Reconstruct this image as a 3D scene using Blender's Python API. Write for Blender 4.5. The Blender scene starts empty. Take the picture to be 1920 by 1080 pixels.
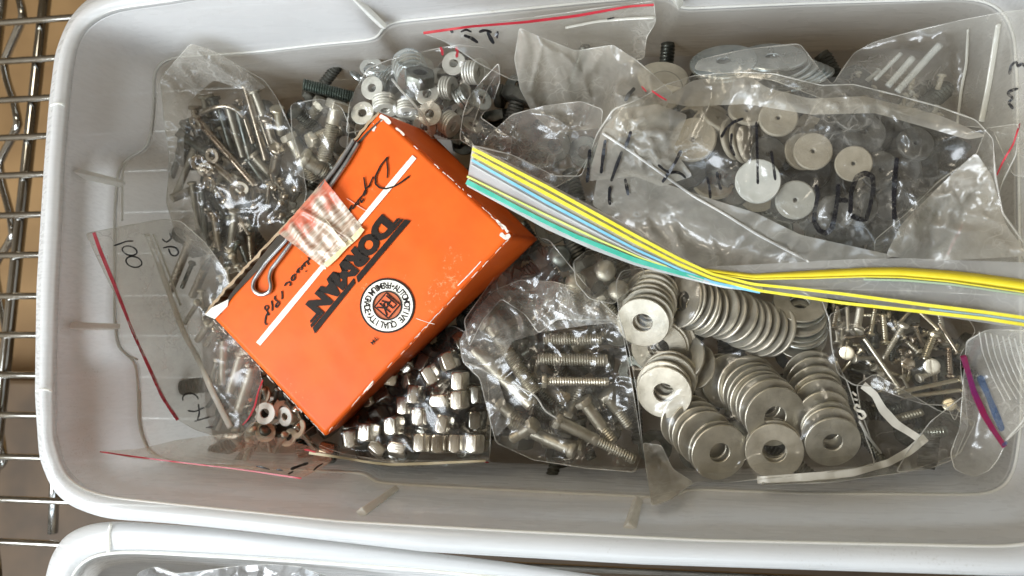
import bpy, bmesh, math, random
import numpy as np
from mathutils import Vector, Matrix, noise, geometry
random.seed(7); np.random.seed(7)
S = bpy.context.scene
COL = S.collection
# ------------------------------------------------------------------ camera
zc = np.array([-220., 100., 1400.]); zc /= np.linalg.norm(zc)
xc = np.array([1., 0, 0]) - zc[0]*zc; xc /= np.linalg.norm(xc); yc = np.cross(zc, xc)
M = np.array([xc, yc, zc]); CAM = np.array([0., 0., .26])
cd = bpy.data.cameras.new('camera'); cam = bpy.data.objects.new('camera', cd); COL.objects.link(cam)
cd.sensor_width = 36; cd.lens = 1400/1920*36; cd.clip_start = .01; cd.clip_end = 20
mw = Matrix([list(M[0])+[CAM[0]], list(M[1])+[CAM[1]], list(M[2])+[CAM[2]], [0, 0, 0, 1]])
cam.matrix_world = mw; S.camera = cam
cd.dof.use_dof = True; cd.dof.focus_distance = .30; cd.dof.aperture_fstop = 13.0
# ------------------------------------------------------------------ world, lamps, exposure
W = bpy.data.worlds.new('World'); S.world = W; W.use_nodes = True
nt = W.node_tree; bg = nt.nodes['Background']
tc = nt.nodes.new('ShaderNodeTexCoord'); nz = nt.nodes.new('ShaderNodeTexNoise'); nz.inputs['Scale'].default_value = 2.2; nz.inputs['Detail'].default_value = 3
dp = nt.nodes.new('ShaderNodeVectorMath'); dp.operation = 'DOT_PRODUCT'; dp.inputs[1].default_value = (-.60, -.72, .20)
ad = nt.nodes.new('ShaderNodeMath'); ad.operation = 'MULTIPLY_ADD'; ad.inputs[1].default_value = .75; ad.inputs[2].default_value = -.10
am = nt.nodes.new('ShaderNodeMath'); am.operation = 'MULTIPLY_ADD'; am.inputs[1].default_value = .38
cr = nt.nodes.new('ShaderNodeValToRGB'); e = cr.color_ramp.elements
e[0].position = .28; e[0].color = (.12, .088, .052, 1); e[1].position = .78; e[1].color = (.95, .86, .71, 1)
nt.links.new(tc.outputs['Generated'], nz.inputs['Vector']); nt.links.new(tc.outputs['Generated'], dp.inputs[0]); nt.links.new(nz.outputs['Fac'], ad.inputs[0])
nt.links.new(dp.outputs['Value'], am.inputs[0]); nt.links.new(ad.outputs[0], am.inputs[2]); nt.links.new(am.outputs[0], cr.inputs['Fac']); nt.links.new(cr.outputs['Color'], bg.inputs['Color'])
bg.inputs['Strength'].default_value = .92

def area(name, loc, target, sx, sy, power, col):
    l = bpy.data.lights.new(name, 'AREA'); l.shape = 'RECTANGLE'; l.size = sx; l.size_y = sy; l.energy = power; l.color = col
    o = bpy.data.objects.new(name, l); COL.objects.link(o); o.location = loc
    o.rotation_euler = (Vector(target)-Vector(loc)).to_track_quat('-Z', 'Y').to_euler(); return o
area('window_light', (-.66, -.34, .52), (-.10, 0, -.03), .42, .6, 13.5, (.86, .93, 1.0))
area('door_light', (-.30, -1.15, .50), (0, 0, 0), 1.5, .6, 15, (.72, .86, 1.0))
area('ceiling_lamp', (-.55, .80, 1.0), (-.1, 0, -.03), .35, .35, 5, (1.0, .90, .72))
vs = S.view_settings; vs.view_transform = 'Standard'; vs.look = 'None'; vs.gamma = 1; vs.use_curve_mapping = False; vs.exposure = .06
S.render.engine = 'CYCLES'; cy = S.cycles
cy.use_denoising = True; cy.use_adaptive_sampling = True; cy.adaptive_threshold = .03; cy.transparent_max_bounces = 22; cy.max_bounces = 7; cy.transmission_bounces = 6; cy.glossy_bounces = 4; cy.diffuse_bounces = 4
cy.caustics_reflective = False; cy.caustics_refractive = False; cy.sample_clamp_indirect = 6

# ------------------------------------------------------------------ picture point -> world point at a height
def at(px, py, z):
    px = np.asarray(px, float); py = np.asarray(py, float); z = np.asarray(z, float)
    c = np.stack([px-960, -(py-540), -1400.+0*px], -1); d = c@M.T
    t = (z-CAM[2])/d[..., 2]
    return CAM + d*t[..., None]
def A3(px, py, z): return Vector(at(px, py, z))
def mpp(px, py, z): return (A3(px+1, py, z)-A3(px, py, z)).length

# ------------------------------------------------------------------ materials
MATS = {}
def newmat(name):
    m = bpy.data.materials.new(name); m.use_nodes = True; n = m.node_tree.nodes; n.clear()
    out = n.new('ShaderNodeOutputMaterial'); return m, m.node_tree, out
def L(t, a, b): t.links.new(a, b)
def noise_node(t, scale, detail=3, rough=.6, vec=None):
    n = t.nodes.new('ShaderNodeTexNoise'); n.inputs['Scale'].default_value = scale; n.inputs['Detail'].default_value = detail; n.inputs['Roughness'].default_value = rough
    if vec is None:
        c = t.nodes.new('ShaderNodeTexCoord'); vec = c.outputs['Object']
    L(t, vec, n.inputs['Vector']); return n
def ramp(t, src, stops):
    r = t.nodes.new('ShaderNodeValToRGB'); el = r.color_ramp.elements
    while len(el) < len(stops): el.new(.5)
    for x, (p, c) in zip(el, stops): x.position = p; x.color = (*c, 1) if len(c) == 3 else c
    L(t, src, r.inputs['Fac']); return r
def solid(name, c1, c2=None, scale=200, rough=.4, metal=0., r2=None, bump=0., bscale=None, spec=.5, lo=.35, hi=.65, coat=0):
    if name in MATS: return MATS[name]
    m, t, out = newmat(name); p = t.nodes.new('ShaderNodeBsdfPrincipled'); L(t, p.outputs[0], out.inputs[0])
    p.inputs['Metallic'].default_value = metal; p.inputs['Roughness'].default_value = rough; p.inputs['Specular IOR Level'].default_value = spec
    p.inputs['Coat Weight'].default_value = coat; p.inputs['Coat Roughness'].default_value = .15
    n = noise_node(t, scale)
    r = ramp(t, n.outputs['Fac'], [(lo, c1), (hi, c2 or c1)]); L(t, r.outputs[0], p.inputs['Base Color'])
    if r2 is not None:
        n2 = noise_node(t, scale*.6, 4)
        mr = t.nodes.new('ShaderNodeMapRange'); mr.inputs['From Min'].default_value = .3; mr.inputs['From Max'].default_value = .7
        mr.inputs['To Min'].default_value = rough; mr.inputs['To Max'].default_value = r2
        L(t, n2.outputs['Fac'], mr.inputs['Value']); L(t, mr.outputs[0], p.inputs['Roughness'])
    if bump:
        n3 = noise_node(t, bscale or scale*2, 4); b = t.nodes.new('ShaderNodeBump'); b.inputs['Strength'].default_value = bump; b.inputs['Distance'].default_value = .0004
        L(t, n3.outputs['Fac'], b.inputs['Height']); L(t, b.outputs[0], p.inputs['Normal'])
    MATS[name] = m; return m
def film_mat(name, haze=.1, tint=(.97, .965, .95), rough=.12, gl=1.5, hcol=(.80, .76, .68), hvar=.08, bump=.35, bscale=260, diff=.5, crease=.2):
    if name in MATS: return MATS[name]
    m, t, out = newmat(name); N = t.nodes.new
    tr = N('ShaderNodeBsdfTransparent'); tr.inputs[0].default_value = (*tint, 1)
    df = N('ShaderNodeBsdfDiffuse'); df.inputs[0].default_value = (*hcol, 1)
    tl = N('ShaderNodeBsdfTranslucent'); tl.inputs[0].default_value = (*hcol, 1)
    md = N('ShaderNodeMixShader'); md.inputs[0].default_value = 1-diff; L(t, df.outputs[0], md.inputs[1]); L(t, tl.outputs[0], md.inputs[2])
    nn = noise_node(t, 45, 5, .65); mr = N('ShaderNodeMapRange'); mr.inputs['From Min'].default_value = .35; mr.inputs['From Max'].default_value = .68
    mr.inputs['To Min'].default_value = haze; mr.inputs['To Max'].default_value = haze+hvar; L(t, nn.outputs['Fac'], mr.inputs['Value'])
    # whitened stress lines along the creases of the film
    tcc = N('ShaderNodeTexCoord'); dn = noise_node(t, 55, 3, .6); vm = N('ShaderNodeVectorMath'); vm.operation = 'MULTIPLY_ADD'; vm.inputs[1].default_value = (.022, .022, .022); L(t, dn.outputs['Color'], vm.inputs[0]); L(t, tcc.outputs['Object'], vm.inputs[2])
    vo = N('ShaderNodeTexVoronoi'); vo.feature = 'DISTANCE_TO_EDGE'; vo.inputs['Scale'].default_value = 62; L(t, vm.outputs[0], vo.inputs['Vector'])
    v2 = N('ShaderNodeTexVoronoi'); v2.feature = 'DISTANCE_TO_EDGE'; v2.inputs['Scale'].default_value = 150; L(t, vm.outputs[0], v2.inputs['Vector'])
    l1 = ramp(t, vo.outputs['Distance'], [(0, (1, 1, 1)), (.035, (0, 0, 0))]); l2 = ramp(t, v2.outputs['Distance'], [(0, (.6, .6, .6)), (.05, (0, 0, 0))])
    mk = noise_node(t, 38, 3, .6); mkr = ramp(t, mk.outputs['Fac'], [(.47, (0, 0, 0)), (.62, (1, 1, 1))])
    la = N('ShaderNodeMath'); la.operation = 'ADD'; L(t, l1.outputs[0], la.inputs[0]); L(t, l2.outputs[0], la.inputs[1])
    lb = N('ShaderNodeMath'); lb.operation = 'MULTIPLY'; L(t, la.outputs[0], lb.inputs[0]); L(t, mkr.outputs[0], lb.inputs[1])
    lc = N('ShaderNodeMath'); lc.operation = 'MULTIPLY_ADD'; lc.inputs[1].default_value = crease; L(t, lb.outputs[0], lc.inputs[0]); L(t, mr.outputs[0], lc.inputs[2])
    m1 = N('ShaderNodeMixShader'); L(t, lc.outputs[0], m1.inputs[0]); L(t, tr.outputs[0], m1.inputs[1]); L(t, md.outputs[0], m1.inputs[2])
    g = N('ShaderNodeBsdfGlossy'); g.inputs['Roughness'].default_value = rough; g.inputs[0].default_value = (1, 1, 1, 1)
    b = N('ShaderNodeBump'); b.inputs['Strength'].default_value = bump; b.inputs['Distance'].default_value = .0006
    n3 = noise_node(t, bscale*.45, 2, .5); n4 = noise_node(t, 62, 5, .55); n4.noise_type = 'RIDGED_MULTIFRACTAL'; n4.inputs['Distortion'].default_value = .6
    ma = N('ShaderNodeMath'); ma.operation = 'MULTIPLY_ADD'; ma.inputs[1].default_value = 1.6; L(t, n4.outputs['Fac'], ma.inputs[0]); L(t, n3.outputs['Fac'], ma.inputs[2])
    L(t, ma.outputs[0], b.inputs['Height']); L(t, b.outputs[0], g.inputs['Normal'])
    ge = N('ShaderNodeNewGeometry'); do = N('ShaderNodeVectorMath'); do.operation = 'DOT_PRODUCT'; L(t, b.outputs[0], do.inputs[0]); L(t, ge.outputs['Incoming'], do.inputs[1])
    def mth(op, a, v=None):
        q = N('ShaderNodeMath'); q.operation = op
        if op == 'SUBTRACT': q.inputs[0].default_value = v; L(t, a, q.inputs[1])
        else:
            L(t, a, q.inputs[0])
            if v is not None: q.inputs[1].default_value = v
        return q.outputs[0]
    fo = mth('ABSOLUTE', do.outputs['Value']); fo = mth('SUBTRACT', fo, 1.0); fo = mth('MAXIMUM', fo, 0.); fo = mth('POWER', fo, 3.5); fo = mth('MULTIPLY', fo, .5); fo = mth('ADD', fo, (gl-1)*.09)
    m2 = N('ShaderNodeMixShader'); L(t, fo, m2.inputs[0]); L(t, m1.outputs[0], m2.inputs[1]); L(t, g.outputs[0], m2.inputs[2])
    L(t, m2.outputs[0], out.inputs[0]); MATS[name] = m; return m
def tote_mat(name='tote_plastic', col=(.83, .825, .81), trans=.27):
    m, t, out = newmat(name); N = t.nodes.new
    p = N('ShaderNodeBsdfPrincipled'); p.inputs['Base Color'].default_value = (*col, 1); p.inputs['Roughness'].default_value = .24; p.inputs['Specular IOR Level'].default_value = .6
    n = noise_node(t, 14, 4); r = ramp(t, n.outputs['Fac'], [(.35, tuple(c*.93 for c in col)), (.65, col)]); L(t, r.outputs[0], p.inputs['Base Color'])
    n3 = noise_node(t, 420, 3); b = N('ShaderNodeBump'); b.inputs['Strength'].default_value = .12; b.inputs['Distance'].default_value = .0004
    L(t, n3.outputs['Fac'], b.inputs['Height']); L(t, b.outputs[0], p.inputs['Normal'])
    sc = N('ShaderNodeTexNoise'); mpn = N('ShaderNodeMapping'); mpn.inputs['Scale'].default_value = (40, 900, 200); mpn.inputs['Rotation'].default_value = (0, 0, .5); tcn = N('ShaderNodeTexCoord'); L(t, tcn.outputs['Object'], mpn.inputs[0]); L(t, mpn.outputs[0], sc.inputs['Vector']); sc.inputs['Scale'].default_value = 1
    sr = N('ShaderNodeMapRange'); sr.inputs['From Min'].default_value = .35; sr.inputs['From Max'].default_value = .7; sr.inputs['To Min'].default_value = .2; sr.inputs['To Max'].default_value = .42; L(t, sc.outputs['Fac'], sr.inputs['Value']); L(t, sr.outputs[0], p.inputs['Roughness'])
    dn_ = noise_node(t, 1300, 2, .5); dn2 = noise_node(t, 25, 4, .7); dm = N('ShaderNodeMath'); dm.operation = 'MULTIPLY'; L(t, dn_.outputs['Fac'], dm.inputs[0]); L(t, dn2.outputs['Fac'], dm.inputs[1])
    dr = ramp(t, dm.outputs[0], [(.37, (0, 0, 0)), (.44, (.5, .5, .5))]); dx = N('ShaderNodeMixRGB'); L(t, dr.outputs[0], dx.inputs[0]); L(t, r.outputs[0], dx.inputs[1]); dx.inputs[2].default_value = (.42, .37, .29, 1); L(t, dx.outputs[0], p.inputs['Base Color'])
    tl = N('ShaderNodeBsdfTranslucent'); tl.inputs[0].default_value = (*col, 1)
    a = N('ShaderNodeMixShader'); a.inputs[0].default_value = .5; L(t, p.outputs[0], a.inputs[1]); L(t, tl.outputs[0], a.inputs[2])
    tr = N('ShaderNodeBsdfTransparent'); tr.inputs[0].default_value = (.93, .94, .95, 1)
    c = N('ShaderNodeMixShader'); c.inputs[0].default_value = trans; L(t, a.outputs[0], c.inputs[1]); L(t, tr.outputs[0], c.inputs[2])
    L(t, c.outputs[0], out.inputs[0]); return m
TOTE = tote_mat(trans=.10); TOTE_RIM = tote_mat('tote_rim_plastic', (.84, .84, .83), .22); TOTE_SHADED = tote_mat('tote_shaded_plastic', (.75, .735, .70), .18); TOTE_GLINT = tote_mat('tote_glint_plastic', (.96, .95, .90), .0)  # base darkened and warmed as shade, edge whitened as glints; same plastic throughout
ZINC = solid('zinc_plate', (.55, .52, .44), (.72, .685, .595), 110, .36, .94, .56, .3, 700)
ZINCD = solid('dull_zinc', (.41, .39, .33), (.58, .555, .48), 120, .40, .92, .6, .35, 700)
ZBLUE = solid('blue_zinc', (.50, .56, .58), (.70, .74, .74), 120, .22, 1, .4)
CHROME = solid('chrome', (.66, .62, .55), (.50, .47, .41), 120, .14, 1, .28)
NICKEL = solid('nickel', (.52, .46, .37), (.36, .31, .25), 120, .22, 1, .38)
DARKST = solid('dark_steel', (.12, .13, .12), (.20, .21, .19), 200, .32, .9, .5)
BRASSY = solid('yellow_zinc', (.60, .55, .43), (.70, .65, .52), 120, .25, 1, .42)
MATTEW = solid('white_washer', (.60, .61, .56), (.70, .70, .65), 250, .42, .35, .55)
CREAM = solid('cream_fibre', (.58, .53, .42), (.68, .62, .50), 300, .6, 0, None, .2)
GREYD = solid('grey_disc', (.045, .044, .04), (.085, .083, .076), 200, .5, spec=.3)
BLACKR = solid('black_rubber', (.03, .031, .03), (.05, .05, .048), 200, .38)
NYLON = solid('white_nylon', (.50, .52, .50), (.58, .59, .57), 200, .4)
def ink_mat():
    m, t, out = newmat('marker_ink'); N = t.nodes.new; p = N('ShaderNodeBsdfPrincipled'); p.inputs['Base Color'].default_value = (.015, .015, .018, 1); p.inputs['Roughness'].default_value = .3
    tr = N('ShaderNodeBsdfTransparent'); n = noise_node(t, 900, 4, .7); n2 = noise_node(t, 130, 3, .6); mu = N('ShaderNodeMath'); mu.operation = 'MULTIPLY'; L(t, n.outputs['Fac'], mu.inputs[0]); L(t, n2.outputs['Fac'], mu.inputs[1])
    r = ramp(t, mu.outputs[0], [(.20, (.0, .0, .0)), (.36, (.75, .75, .75))]); x = N('ShaderNodeMixShader'); L(t, r.outputs[0], x.inputs[0]); L(t, p.outputs[0], x.inputs[1]); L(t, tr.outputs[0], x.inputs[2]); L(t, x.outputs[0], out.inputs[0]); return m
INK = ink_mat()
BOXINK = solid('printed_black', (.012, .009, .007), (.02, .014, .010), 600, .5, spec=.15)
RED = solid('red_zip', (.42, .015, .03), (.5, .03, .05), 200, .35)
PINK = solid('magenta_zip', (.22, .012, .05), (.15, .012, .09), 90, .4, spec=.3)
BLUEZ = film_mat('blue_zip', .16, (.80, .86, .95), .2, 1.4, (.10, .20, .42), .1)
FILMC = film_mat('clear_film', .038, (.945, .93, .90), .19, 1.5, hvar=.07)
FILMN = film_mat('thin_clear_film', .012, (.96, .95, .93), .2, 1.4, hvar=.03, crease=.10)
FILMH = film_mat('hazy_film', .15, (.955, .945, .92), .20, 1.45, (.80, .77, .70), hvar=.18)
FILMZ = film_mat('freezer_film', .045, (.94, .93, .90), .20, 1.45, (.78, .74, .66), .09, .25, 180, crease=.2)
MILKY = film_mat('milky_film', .42, (.93, .92, .88), .22, 1.45, (.66, .62, .54), .22)
FILMB = film_mat('under_film', .012, (.95, .945, .93), .25, 1.08, bump=.2, hvar=.02, crease=.06)
SEAM = film_mat('film_seam', .38, (.95, .95, .93), .15, 1.5, (.90, .88, .82), .15)
RIDGE = film_mat('zip_ridge', .58, (.95, .95, .93), .15, 1.5, (.90, .88, .80), .1)

# ------------------------------------------------------------------ objects
def setp(o, label=None, cat=None, group=None, kind=None):
    if label: o['label'] = label
    if cat: o['category'] = cat
    if group: o['group'] = group
    if kind: o['kind'] = kind
    return o
def mesh_obj(name, verts, faces, mat, parent=None, smooth=True, splat=True, edges=()):
    me = bpy.data.meshes.new(name); me.from_pydata([tuple(v) for v in verts], list(edges), faces); me.update()
    if mat: me.materials.append(mat)
    if smooth: me.polygons.foreach_set('use_smooth', [True]*len(me.polygons))
    o = bpy.data.objects.new(name, me); COL.objects.link(o)
    if parent: o.parent = parent
    return o
def empty(name, loc=(0, 0, 0)):
    o = bpy.data.objects.new(name, None); COL.objects.link(o); o.location = loc; o.empty_display_size = .01; return o
def child_world(o, parent):      # mesh written in world coordinates, parent at a location without rotation
    o.parent = parent; l = Vector(parent.location)
    o.data.transform(Matrix.Translation(-l)); return o
def bevel(o, w, seg=2, ang=35):
    b = o.modifiers.new('b', 'BEVEL'); b.width = w; b.segments = seg; b.limit_method = 'ANGLE'; b.angle_limit = math.radians(ang); return o

# height field of everything laid down so far
GX0, GX1, GY0, GY1, GC = -.34, .24, -.17, .20, .0008
NX = int((GX1-GX0)/GC); NY = int((GY1-GY0)/GC)
H = np.full((NY, NX), -.088)
def splat_pts(P, grow=1):
    ix = ((P[:, 0]-GX0)/GC).astype(int); iy = ((P[:, 1]-GY0)/GC).astype(int)
    for dx in range(-grow, grow+1):
        for dy in range(-grow, grow+1):
            jx = ix+dx; jy = iy+dy; ok = (jx >= 0) & (jx < NX) & (jy >= 0) & (jy < NY)
            np.maximum.at(H, (jy[ok], jx[ok]), P[ok, 2])
def wmat(o):
    m = o.matrix_basis.copy(); p = o.parent
    while p: m = p.matrix_basis @ m; p = p.parent
    return m
def splat(o, grow=1):
    if o.type == 'MESH':
        n = len(o.data.vertices); a = np.empty(n*3, 'f'); o.data.vertices.foreach_get('co', a); a = a.reshape(-1, 3)
        m = np.array(wmat(o)); P = a@m[:3, :3].T+m[:3, 3]; splat_pts(P, grow)
    for c in o.children: splat(c, grow)
def boxblur(a, r):
    if r < 1: return a
    for ax in (0, 1):
        p = np.pad(a, [(r+1, r) if k == ax else (0, 0) for k in (0, 1)], 'edge'); c = np.cumsum(p, ax)
        a = (np.take(c, range(2*r+1, c.shape[ax]), ax)-np.take(c, range(0, c.shape[ax]-2*r-1), ax))/(2*r+1)
    return a
def dilate(a, r):
    b = a.copy()
    for _ in range(r):
        c = b.copy()
        c[1:] = np.maximum(c[1:], b[:-1]); c[:-1] = np.maximum(c[:-1], b[1:]); c[:, 1:] = np.maximum(c[:, 1:], b[:, :-1]); c[:, :-1] = np.maximum(c[:, :-1], b[:, 1:]); b = c
    return b
def tent(r=5):
    d = dilate(H, r); s = boxblur(boxblur(d, r), r); return np.maximum(s, boxblur(dilate(H, 1), 1))
def samp(F, P):
    fx = np.clip((P[..., 0]-GX0)/GC-.5, 0, NX-2); fy = np.clip((P[..., 1]-GY0)/GC-.5, 0, NY-2)
    ix = fx.astype(int); iy = fy.astype(int); u = fx-ix; v = fy-iy
    return (F[iy, ix]*(1-u)+F[iy, ix+1]*u)*(1-v)+(F[iy+1, ix]*(1-u)+F[iy+1, ix+1]*u)*v
def drape(px, py, F, off=0., z0=-.05):
    """height at which the sight line through a picture point first meets the field F"""
    sh_ = np.shape(px); hi = np.full(sh_, .03); lo = np.full(sh_, np.nan); prev = hi.copy()
    for k in range(1, 46):
        z = .03-k*.003
        cur = np.full(sh_, z); hit = (samp(F, at(px, py, cur))+off >= cur) & np.isnan(lo)
        lo = np.where(hit, cur, lo); hi = np.where(hit, cur+.003, hi)
    miss = np.isnan(lo); lo = np.where(miss, -.087+off, lo); hi = np.where(miss, -.087+off, hi)
    for _ in range(6):
        m_ = (lo+hi)/2; h = samp(F, at(px, py, m_))+off >= m_; lo = np.where(h, m_, lo); hi = np.where(h, hi, m_)
    return (lo+hi)/2
def resample(pts, step, closed=False, smooth=0):
    P = [np.array(p, float) for p in pts]
    if closed: P = P+[P[0]]
    out = []
    for a, b in zip(P[:-1], P[1:]):
        n = max(1, int(round(np.linalg.norm((b-a)[:2])/step)))
        for k in range(n): out.append(a+(b-a)*k/n)
    if not closed: out.append(P[-1])
    out = np.array(out)
    for _ in range(smooth):
        q = out.copy()
        if closed: q = (np.roll(out, 1, 0)+out*2+np.roll(out, -1, 0))/4
        else: q[1:-1] = (out[:-2]+2*out[1:-1]+out[2:])/4
        out = q
    return out
def crumple(x, y, sc, seed):
    v = Vector((x/sc+seed*3.1, y/sc-seed*1.7, seed*.37))
    w = noise.noise_vector(v*.7)*.9; v = v+w
    a = abs(noise.noise(v)); b = abs(noise.noise(v*2.3+Vector((5, 1, 2)))); c = abs(noise.noise(v*5.1))
    d = noise.voronoi(v*1.2)[0]; cr = math.exp(-(d[1]-d[0])*9)
    return (1-2.2*a)*.6+(1-2*b)*.28+(1-2*c)*.10+cr*.45-.3
def film(name, label, cat, poly, mat=None, r=5, off=.0012, step=5, amp=.0016, sc=.022, seed=1, thick=.012, group=None,
         seam=True, seam_r=.00024, zmin=None, edge_drop=.0, bottom=True, parent=None, z0=-.05, seam_range=None, updateH=True, lift=0.):
    mat = mat or FILMC
    B = resample(poly, step, True, 2)
    rng = random.Random(seed)
    B = B[:, :2]
    x0, y0 = B.min(0); x1, y1 = B.max(0); pts = []
    def inside(X, Y):
        c = np.zeros(X.shape, bool); n = len(B)
        for i in range(n):
            xi, yi = B[i]; xj, yj = B[i-1]
            m_ = ((yi > Y) != (yj > Y)) & (X < (xj-xi)*(Y-yi)/((yj-yi) or 1e-9)+xi); c ^= m_
        return c
    gx, gy = np.meshgrid(np.arange(x0, x1, step), np.arange(y0, y1, step*.87)); gx[1::2] += step/2
    gx = gx+np.random.RandomState(seed).uniform(-.28, .28, gx.shape)*step; gy = gy+np.random.RandomState(seed+9).uniform(-.28, .28, gy.shape)*step
    ok = inside(gx, gy); gx = gx[ok]; gy = gy[ok]
    G = np.stack([gx, gy], 1)
    dist = np.full(len(G), 1e9)
    for i in range(0, len(B)): dist = np.minimum(dist, np.hypot(G[:, 0]-B[i, 0], G[:, 1]-B[i, 1]))
    k = dist > step*.6; G = G[k]; dist = dist[k]
    allp = np.concatenate([B, G]); nb = len(B); dist = np.concatenate([np.zeros(nb), dist])
    r_ = geometry.delaunay_2d_cdt([Vector(p) for p in allp], [(i, (i+1) % nb) for i in range(nb)], [], 1, 1e-4)
    vo = np.array([tuple(v) for v in r_[0]]); orig = r_[3]
    dd = np.array([dist[o[0]] if len(o) else 0 for o in orig])
    F = tent(r); z = drape(vo[:, 0], vo[:, 1], F, off+lift, z0)
    P = at(vo[:, 0], vo[:, 1], z)
    cz = np.array([crumple(p[0], p[1], sc, seed) for p in P])*amp*1.35
    ed = np.clip(dd/22., 0, 1)
    z = z+cz*(.35+.65*ed)-edge_drop*(1-ed)**2
    if zmin is not None: z = np.maximum(z, zmin)
    P = at(vo[:, 0], vo[:, 1], z)
    root = parent or empty(name, tuple(P.mean(0)))
    if not parent: setp(root, label, cat, group)
    faces = [list(f) for f in r_[2]]
    # faces come anti-clockwise in picture space (y down): flip so normals point up
    faces = [f[::-1] for f in faces]
    o = child_world(mesh_obj('film' if not parent else name, P, faces, mat), root)
    if bottom:
        Pb = P.copy(); Pb[:, 2] -= thick*np.clip(dd/45., 0, 1)**.6+.0003; Pb[:, 2] = np.maximum(Pb[:, 2], -.097)
        ob = child_world(mesh_obj('back_film', Pb, [f[::-1] for f in faces], FILMB), root)
    if seam:
        Bs = [i for i, o_ in enumerate(orig) if len(o_) and o_[0] < nb]; Bs.sort(key=lambda i: orig[i][0])
        path = [P[i] for i in Bs]
        if seam_range: a, b = seam_range; path = path[int(a*len(path)):int(b*len(path))]; closed = False
        else: closed = True
        tube_pts('seam', path, seam_r, SEAM, root, closed, 5)
    if updateH: splat_pts(P, 1)
    return root
def tube_pts(name, path, rad, mat, parent=None, closed=False, seg=8, flat=1., radii=None):
    path = [Vector(p) for p in path]; n = len(path); V = []; Fc = []
    up0 = Vector((0, 0, 1))
    for i, p in enumerate(path):
        a = path[i-1] if (i > 0 or closed) else p; b = path[(i+1) % n] if (i < n-1 or closed) else p
        t = (b-a)
        if t.length < 1e-9: t = Vector((1, 0, 0))
        t.normalize(); s = t.cross(up0)
        if s.length < .05: s = t.cross(Vector((0, 1, 0)))
        s.normalize(); u = s.cross(t); rr = radii[i] if radii is not None else rad*(max(.15, .75+1.1*noise.noise(p*110)) if name == 'seam' else 1)
        for k in range(seg):
            an = 2*math.pi*k/seg; V.append(p+s*math.cos(an)*rr+u*math.sin(an)*rr*flat)
    for i in range(n if closed else n-1):
        for k in range(seg):
            a = i*seg+k; b = i*seg+(k+1) % seg; c = ((i+1) % n)*seg+(k+1) % seg; d = ((i+1) % n)*seg+k; Fc.append((a, b, c, d))
    if not closed: Fc.append(tuple(range(seg))[::-1]); Fc.append(tuple(range((n-1)*seg, n*seg)))
    o = mesh_obj(name, V, Fc, mat)
    if parent: child_world(o, parent)
    return o
def tube_px(name, pts, rpx, mat, parent, lift=.0005, sm=3, F=None, step=6, flat=1., zs=None, seg=8):
    P = resample(pts, step, False, sm)
    if zs is None:
        z = drape(P[:, 0], P[:, 1], H if F is None else F, lift)
        for _ in range(6): z[1:-1] = (z[:-2]+z[1:-1]*2+z[2:])/4
    else: z = np.interp(np.linspace(0, 1, len(P)), np.linspace(0, 1, len(zs)), zs)
    W_ = at(P[:, 0], P[:, 1], z); rad = rpx*mpp(P[0, 0], P[0, 1], z[0])
    return tube_pts(name, W_, rad, mat, parent, False, seg, flat)
def ribbon(name, strokes, wpx, mat, parent, F=None, lift=.0006, sm=1, step=3, th=.00012, plane=None, taper=True, zf=None):
    V = []; Fc = []
    for st in strokes:
        w = wpx
        if isinstance(st, tuple): w, st = st
        P = resample(st, step, False, sm)
        if len(P) < 2: continue
        T = np.gradient(P, axis=0); T /= np.maximum(np.linalg.norm(T, axis=1), 1e-6)[:, None]; N_ = np.stack([-T[:, 1], T[:, 0]], 1)
        n = len(P); tt = np.linspace(0, 1, n); ww = np.full(n, w/2.)*(1+.12*np.sin(tt*9+P[0, 0]))
        if taper: ww *= np.clip(np.minimum(tt, 1-tt)*n/1.2+.55, 0, 1)
        a = P+N_*ww[:, None]; b = P-N_*ww[:, None]
        if plane: A = np.array([plane(x, y, lift) for x, y in a]); B = np.array([plane(x, y, lift) for x, y in b])
        else:
            if zf is not None: z = zf(P)+lift
            else:
                z = drape(P[:, 0], P[:, 1], H if F is None else F, lift)
                for _ in range(4): z[1:-1] = (z[:-2]+z[1:-1]*2+z[2:])/4
            A = at(a[:, 0], a[:, 1], z); B = at(b[:, 0], b[:, 1], z)
        k = len(V); V += list(A)+list(B)
        Fc += [(k+i, k+n+i, k+n+i+1, k+i+1) for i in range(n-1)]
    o = mesh_obj(name, V, Fc, mat, smooth=False)
    s = o.modifiers.new('s', 'SOLIDIFY'); s.thickness = th; s.offset = 0
    if parent: child_world(o, parent)
    return o
def arc(cx, cy, rx, ry, a0, a1, n=14, rot=0):
    out = []
    for k in range(n+1):
        a = math.radians(a0+(a1-a0)*k/n); x = math.cos(a)*rx; y = math.sin(a)*ry; c, s = math.cos(math.radians(rot)), math.sin(math.radians(rot))
        out.append((cx+x*c-y*s, cy+x*s+y*c))
    return out

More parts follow.
